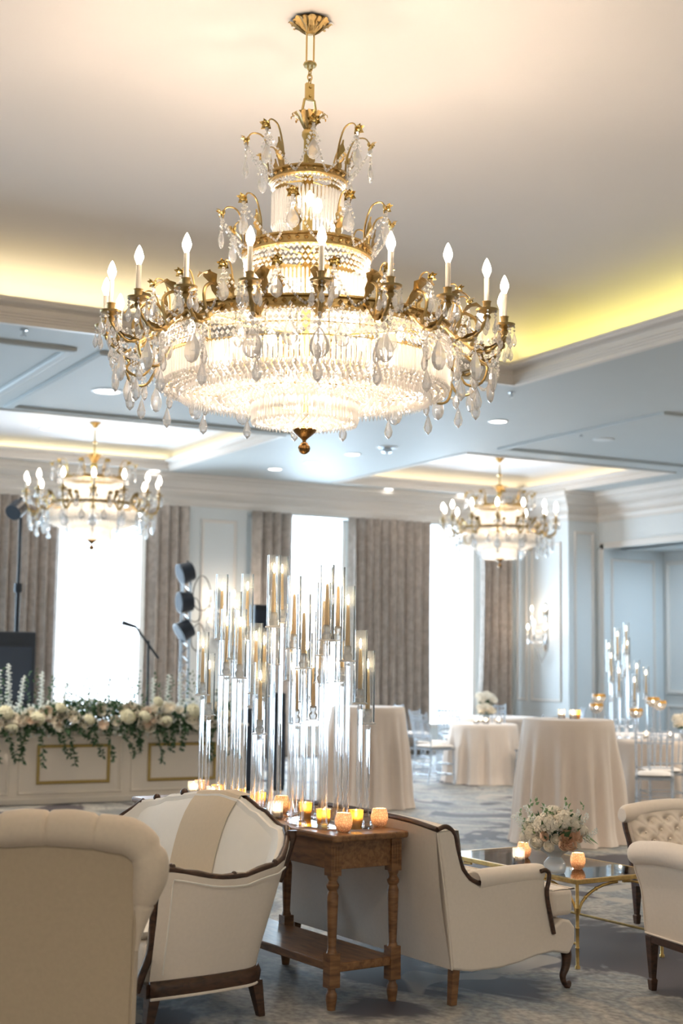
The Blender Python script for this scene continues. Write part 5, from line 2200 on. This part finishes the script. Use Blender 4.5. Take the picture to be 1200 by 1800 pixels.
# ------------------------------------------------------------------ stage gear
def speaker(loc, d, label, rz=0.0):
    t = thing('loudspeaker', label, 'loudspeaker', loc, rz)
    MB().box((0, 0, d[2] / 2), d).build('cabinet', 'black', t, bevel=.02)
    MB().box((0, -d[1] / 2 - .006, d[2] * .42), (d[0] * .9, .015, d[2] * .74)).build('grille', 'navy', t, bevel=.004)
    MB().box((0, -d[1] / 2 - .006, d[2] * .88), (d[0] * .6, .012, d[2] * .06)).build('name_strip', 'black', t)
    return t


speaker((4.45, 17.2, 1.0), (.95, .5, .86), 'large dark loudspeaker cabinet at the left edge above the flowers')
t = thing('speaker_riser', 'black riser box under the left loudspeaker behind flowers', 'riser', (4.45, 17.2, 0))
MB().box((0, 0, .5), (1.0, .6, .998)).build('riser_body', 'black', t, bevel=.01)

t = thing('lighting_stand', 'tall dark pole stand with a spotlight on top at far left', 'lighting stand', (5.00, 18.10, 0))
MB().tube([(0, 0, .1), (0, 0, 2.45)], .03, 10).build('lower_pole', 'black', t, 50)
MB().tube([(0, 0, 2.4), (0, 0, 3.45)], .022, 10).build('upper_pole', 'black', t, 50)
MB().lathe([(.05, 2.38), (.055, 2.42), (.05, 2.5)], n=12).build('clamp_collar', 'black', t, 40)
for k in range(3):
    a = TAU * k / 3
    MB().tube([(0, 0, .6), (.42 * math.cos(a), .42 * math.sin(a), .012)], .015, 6).build('leg', 'black', t)
o = MB().tube([(0, .05, 3.50), (-.12, -.06, 3.40)], .11, 14)
o.tube([(0, .02, 3.5), (0, 0, 3.62)], .02, 6)
o.build('spotlight', 'black', t, 40)

t = thing('microphone_stand', 'thin boom microphone stand in front of the left window', 'microphone stand', (6.40, 17.0, 0))
MB().tube([(0, 0, .02), (-.02, 0, 1.78)], .016, 8).build('pole', 'black', t, 50)
MB().tube([(.12, 0, 1.56), (-.20, 0, 1.96)], .016, 8).build('boom', 'black', t, 50)
MB().tube([(-.19, 0, 1.95), (-.37, 0, 2.00)], [.020, .030], 10).build('microphone', 'black', t, 50)
MB().lathe([(.14, 0), (.14, .015), (.02, .03)], n=20).build('base', 'black', t, 40)

t = thing('par_light_tree', 'silver stand holding three black stage lights beside the left curtain', 'stage light stand', (7.25, 18.0, 0))
mb = MB()
for x, y in ((-.06, -.06), (.06, -.06), (0, .07)):
    mb.tube([(x, y, .03), (x, y, 2.75)], .016, 6)
for k in range(14):
    z = .1 + k * .19
    mb.tube([(-.06, -.06, z), (.06, -.06, z + .1)], .008, 4)
    mb.tube([(.06, -.06, z + .1), (0, .07, z + .19)], .008, 4)
mb.build('truss_column', 'chrome', t, 40)
MB().box((0, 0, .015), (.5, .5, .03)).build('base_plate', 'black', t, bevel=.004)
for z, tilt in ((2.72, -.3), (2.32, -.1), (1.95, -.55)):
    d = Vector((-.95, .02, tilt)).normalized()
    c = Vector((-.02, -.14, z))
    b = MB().tube([c - d * .10, c - d * .07, c + d * .08, c + d * .11], [.06, .125, .14, .145], 18).build('par_can', 'black', t, 40)
    MB().tube([c + d * .111, c + d * .113], .125, 18).build('lens', 'navy', b, 40)
    MB().tube([c + Vector((0, 0, .15)), c + Vector((.1, .12, .10)), c + Vector((.1, .13, -.06)), c + Vector((0, 0, -.15))], .012, 6).build('yoke', 'black', b)
for c, r in (((.24, 2.45), .19), ((.14, 2.22), .13), ((.20, 1.85), .15)):
    MB().tube([(c[0] + r * math.cos(q) * .7, -.05 + .03 * math.sin(2 * q), c[1] + r * 1.25 * math.sin(q)) for q in [TAU * i / 20 for i in range(20)]], .007, 5, closed=True).build('cable_loop', 'black', t)

speaker((7.92, 17.0, 1.92), (.24, .22, .36), 'small black speaker box high behind the glass candle stands')
t = thing('speaker_pole', 'black pole under the small speaker box behind candle stands', 'speaker pole', (7.92, 17.0, 0))
MB().tube([(0, 0, .02), (0, 0, 1.918)], .025, 8).build('pole', 'black', t, 50)
MB().lathe([(.22, 0), (.22, .02), (.03, .04)], n=20).build('base', 'black', t, 40)
speaker((7.56, 15.7, 0), (.16, .2, 1.17), 'slim black column speaker behind the middle candle stands')
speaker((7.20, 15.75, 0), (.10, .16, .98), 'thin black column speaker left of the slim one behind candle stands')


# ------------------------------------------------------------------ sconces
def sconce(loc, rz, label):
    """local: wall at y=0, room towards -y"""
    t = thing('crystal_wall_sconce', label, 'wall sconce', loc, rz, 'crystal wall sconces')
    MB().prism([(-.05, -.35), (.05, -.35), (.07, -.1), (.06, .2), (.08, .42), (0, .5), (-.08, .42), (-.06, .2), (-.07, -.1)], lambda a, b, d: Vector((a, d, b)), -.02, 0).build('back_plate', 'mirror', t, bevel=.006)
    for x, z, o in ((-.20, .30, .16), (.20, .30, .16), (-.26, -.02, .2), (.26, -.02, .2), (0, .05, .26)):
        a = MB().tube(spline([(0, -.02, z - .15), (x * .5, -o * .8, z - .18), (x, -o, z - .10), (x, -o, z - .04)], 5), .010, 6)
        a.lathe([(.035, 0), (.03, .01), (.012, .012)], (x, -o, z - .04), 12)
        ar = a.build('arm', 'chrome', t, 50)
        MB().cyl((x, -o, z - .03), .011, .09, 10).build('candle_tube', 'candle_white', ar, 40)
        MB().lathe([(.008, 0), (.022, .03), (.012, .065), (.001, .09)], (x, -o, z + .06), 10, cap=False).build('bulb', 'bulb', ar, 60)
        p_ = pendeloque(.12, .07).build('teardrop_pendant', 'drop', ar)
        p_.location = (x, -o, z - .09)
    mb = MB()
    for k in range(5):
        beads(mb, catenary((-.2, -.16, .2 - .1 * k), (.2, -.16, .2 - .1 * k), .1, 12), .014)
    for k in range(7):
        mb.lathe([(.001, 0), (.016, -.04), (.001, -.12)], (-.12 + .04 * k, -.1, -.32 - .05 * (3 - abs(k - 3))), n=6, cap=False)
    tag(mb.build('crystal_bead_strands', 'crystal', t), kind='stuff')
    return t


sc1 = sconce((XR, 19.99, 2.10), R(90), 'crystal sconce on the pale corner pier at right')
sc1.rotation_euler = (0, 0, R(-90))
sc2 = copy_tree(sc1)
relabel(sc2, 'crystal sconce on the grey pier behind the leftmost candle stands', None, (9.02, YW, 2.20), 0)
light('sconce_lamp', 'POINT', (XR - .3, 19.99, 2.25), 6, WARM, radius=.06)
light('sconce_lamp', 'POINT', (9.02, YW - .3, 2.35), 6, WARM, radius=.06)


# ------------------------------------------------------------------ cloth-covered tables
def table_cloth(name_t, loc, rt, rb, h, label_t, label_c, seed, folds=13, n=160, amp=.035):
    t = thing(name_t, label_t, 'table', loc)
    MB().lathe([(rt - .02, h - .03), (rt - .015, h - .015), (rt - .02, h - .012)], n=40).build('tabletop', 'oak', t)
    MB().lathe([(.25, .0), (.25, .02), (.04, .05), (.04, h - .03)], n=20).build('pedestal', 'black', t)
    rnd = random.Random(seed)
    ph = [rnd.random() * TAU for _ in range(4)]
    mb = MB()
    nv = 16
    mb.lathe([(.001, h), (rt * .5, h), (rt * .97, h)], n=n, cap=False)

    def fn(i, j):
        a = TAU * i / n
        v = j / (nv - 1)
        z = h * (1 - v) ** 1.0
        if j == 0:
            r = rt * .97
            z = h
        elif j == 1:
            r = rt
            z = h - .008
        else:
            v2 = (j - 1) / (nv - 2)
            z = (h - .008) * (1 - v2) + .004
            w = amp * smoothstep(0, .6, v2) * (math.sin(folds * a + ph[0]) + .5 * math.sin((folds * 2 - 3) * a + ph[1]) + .4 * math.sin(5 * a + ph[2]))
            r = rt + (rb - rt) * v2 ** .8 + w + .02 * smoothstep(.9, 1, v2)
        return Vector((r * math.cos(a), r * math.sin(a), z))
    mb.grid(fn, n, nv, closeu=True)
    c = mb.build('tablecloth', 'cloth', None, 70)
    c.location = loc
    tag(c, label_c, 'tablecloth', 'champagne floor-length tablecloths')
    return c


table_cloth('cocktail_table', (7.86, 10.33, 0), .40, .50, 1.07, 'tall round cocktail table behind the coffee table at right', 'tall champagne cloth on the cocktail table behind the bouquet', 1)
table_cloth('cocktail_table', (7.66, 13.62, 0), .40, .48, 1.07, 'tall round cocktail table behind the glass candle stands', 'tall champagne cloth on the cocktail table right behind the candle stands', 2)
table_cloth('dining_table', (10.60, 15.74, 0), .44, .50, .76, 'small round table by the clear chairs under right chandelier', 'champagne cloth on small round table, centre right', 3)
table_cloth('dining_table', (12.1, 17.6, 0), .62, .70, .76, 'round table farther back under the right chandelier', 'champagne cloth on the farthest round table near right curtain', 4)
table_cloth('dining_table', (10.80, 12.55, 0), .90, .97, .76, 'large round table at right holding tall candle glasses', 'champagne cloth on the large round table at the right edge', 5)
gc = 'votives on the cocktail table'
put_votive('clear', (7.84, 10.40, 1.0705), 'clear votive on the tall cocktail table, left of the amber one', 1, gc)
put_votive('clear', (7.90, 10.31, 1.0705), 'clear votive touching the amber votive on the tall cocktail table', 1, gc)
put_votive('gold', (7.98, 10.36, 1.0705), 'amber gold votive on the tall cocktail table', 1.2, gc)
gt = 'votives on the far tables'
for x, y, lb in ((10.45, 15.70, 'votive at left on small round table'), (10.55, 15.62, 'middle votive on the small round table'), (10.78, 15.66, 'votive at right on the small round table'),
                 (10.66, 15.9, 'rear votive on the small round table')):
    put_votive('clear', (x, y, .7605), lb, .6, gt)
for x, y, lb in ((10.25, 12.1, 'front left votive on the large round table'), (10.72, 11.95, 'front votive on the large round table near bouquet'), (10.5, 12.0, 'second front votive on the large round table'),
                 (11.0, 12.1, 'right votive on the large round table')):
    put_votive('clear', (x, y, .7605), lb, .8, gt)


def small_bouquet(loc, r, label, tall=1.0):
    t = thing('small_bouquet', label, 'bouquet', loc, 0, 'small white bouquets on the tables')
    MB().lathe([(.035, 0), (.05, .02), (.055, .08), (.045, .1), (.043, .1), (.05, .03), (.001, .01)], n=16, cap=False).build('glass_vase', 'clearvotive', t, 50)
    rnd = random.Random(int(loc[0] * 100))
    mb = MB()
    for i in range(90):
        d = Vector((rnd.uniform(-1, 1), rnd.uniform(-1, 1), rnd.uniform(-.2, 1.2) * tall))
        leaf_quad(mb, Vector((0, 0, .13)) + d * r * .5, d, .06, .014, rnd)
    tag(mb.build('foliage', 'leaf', t), kind='stuff')
    src = fluffy_mb(r * .55, 50, .022, 3).build('white_bloom', 'rose', t)
    for k in range(7):
        a = k * 2.4
        o = src if k == 0 else link_copy(src, t)
        o.location = (r * .75 * math.cos(a) * (k > 0), r * .75 * math.sin(a) * (k > 0), .13 + r * .9 * tall - .12 * r * k)
    return t


small_bouquet((10.66, 15.78, .7605), .10, 'white bouquet on the small round table')
small_bouquet((12.0, 17.75, .7605), .13, 'airy taller bouquet on the farthest round table', 1.6)
small_bouquet((10.78, 12.08, .7605), .11, 'cream bouquet on the large round table in front of tall candle glasses')

# tall candle cluster on the large round table at right
CL = [(10.02, 12.40, 1.36), (10.07, 12.50, 1.47), (10.08, 12.34, 1.20), (10.16, 12.46, 1.60), (10.20, 12.36, 1.66), (10.28, 12.44, 1.50), (10.26, 12.30, 1.10), (10.38, 12.40, 1.25), (10.44, 12.32, 1.18), (10.33, 12.54, 1.42)]
CLL = ['leftmost tall glass on the large round table', 'tall glass second from left in the right cluster', 'lowest glass at left of the right cluster', 'second highest glass of the right cluster',
       'highest glass of the right cluster on the large round table', 'tall glass right of the highest in the right cluster', 'lowest middle glass of the right cluster', 'glass near right end of the right cluster',
       'rightmost tall glass on the large round table', 'rear glass of the right cluster']
for (x, y, z), lb in zip(CL, CLL):
    t = thing('glass_candle_stand', lb, 'candle stand', (x, y, .7605), 0, 'tall clear candle stands on the large round table')
    candle_stand_parts(t, z - .7605)


def footed_bowl(loc, h, label):
    t = thing('footed_candle_bowl', label, 'candle bowl', loc, 0, 'gold rimmed floating candle bowls')
    MB().lathe([(.05, 0), (.05, .006), (.008, .02), (.008, h), (.04, h + .005), (.072, h + .04), (.078, h + .07), (.070, h + .105), (.068, h + .105), (.074, h + .07), (.04, h + .012), (.001, h + .01)], n=20, cap=False).build('glass_bowl', 'clearvotive', t, 50)
    MB().lathe([(.0785, h + .075), (.0715, h + .107), (.0685, h + .107), (.0745, h + .075)], n=20, cap=False).build('gold_rim', 'goldglass', t, 50)
    c = MB().lathe([(.03, h + .03), (.03, h + .05), (.001, h + .05)], n=12).build('wax', 'candle_white', t, 40)
    MB().lathe([(.001, h + .05), (.010, h + .062), (.006, h + .08), (.001, h + .09)], n=8, cap=False).build('flame', 'flame', c, 60)
    return t


for (x, y, h, lb) in ((9.99, 12.62, .26, 'leftmost gold rimmed candle bowl'), (10.12, 12.74, .36, 'rear left gold rimmed candle bowl'), (10.17, 12.17, .22, 'low front gold rimmed candle bowl in the right cluster'),
                      (10.40, 12.16, .34, 'highest gold rimmed candle bowl, middle right'), (10.58, 12.26, .30, 'rightmost gold rimmed candle bowl above the bouquet')):
    footed_bowl((x, y, .7605), h, lb)


# ------------------------------------------------------------------ clear chairs
def ghost_chair():
    t = thing('clear_chair', 'x', 'chair', (0, 0, 0), 0, 'clear acrylic chairs at the round tables')
    # faces +y, back at -y
    sh = .45
    for x, y in ((-.17, .17), (.17, .17)):
        MB().tube([(x * 1.08, y * 1.1, 0), (x, y, sh)], .013, 8).build('leg', 'ghost', t, 50)
    for x in (-.17, .17):
        MB().tube(spline([(x * 1.05, -.24, 0), (x, -.19, .25), (x, -.18, sh), (x * 1.02, -.22, .70), (x * 1.04, -.27, .92)], 4), .013, 8).build('rear_post', 'ghost', t, 50)
    mb = MB()
    for z in (.13, .26):
        for s_ in (-1, 1):
            mb.tube([(s_ * .175, .175, z), (s_ * .175, -.2, z)], .008, 6)
        mb.tube([(-.175, .175, z), (.175, .175, z)], .008, 6)
        mb.tube([(-.175, -.2, z), (.175, -.2, z)], .008, 6)
    mb.build('stretchers', 'ghost', t, 50)
    MB().box((0, 0, sh), (.38, .38, .025)).build('seat_frame', 'ghost', t, bevel=.006)
    cushion_mb(-.185, .185, -.18, .185, sh + .012, sh + .055, .008).build('seat_cushion', 'cushion', t, 60)
    for z, y in ((.88, -.262), (.80, -.245), (.56, -.195)):
        MB().tube([(-.175, y, z), (.175, y, z)], .012, 6).build('back_rail', 'ghost', t, 50)
    for k in range(5):
        x = -.12 + .06 * k
        pr = [(.006, 0)] + [(.006 + .004 * math.sin(i * 1.7) ** 2, .30 * i / 14) for i in range(1, 14)] + [(.006, .31)]
        o = MB().lathe(pr, (0, 0, 0), 8).build('spindle', 'ghost', t, 50)
        o.location = (x, -.195, .57)
        o.rotation_euler = (R(11), 0, 0)
    return t


gch = ghost_chair()
GC = [(9.50, 11.10, R(-40), 'clear chair seen from behind at the right edge, by the large round table'),
      (11.25, 18.55, R(-100), 'clear chair left of the far tables, in front of the wide curtain'),
      (9.84, 15.74, R(-85), 'clear chair at left side of the small round table, white cushion'),
      (10.88, 14.98, R(15), 'clear chair half hidden by the tall cocktail table cloth'),
      (12.92, 17.05, R(60), 'clear chair right of the farthest round table'),
      (11.2, 17.25, R(-70), 'clear chair left of the farthest round table'),
      (12.62, 18.42, R(150), 'clear chair behind the farthest round table, right one'),
      (11.98, 18.58, R(180), 'clear chair behind the farthest round table, left one'),
      (10.25, 16.45, R(215), 'clear chair behind the small round table'),
      (11.15, 16.4, R(140), 'clear chair right behind the small round table'),
      (9.98, 11.55, R(-25), 'clear chair tucked beside the first one at the large round table'),
      (11.3, 13.7, R(160), 'clear chair behind the large round table')]
for i, (x, y, a, lb) in enumerate(GC):
    o = gch if i == 0 else copy_tree(gch)
    relabel(o, lb, None, (x, y, 0), a)
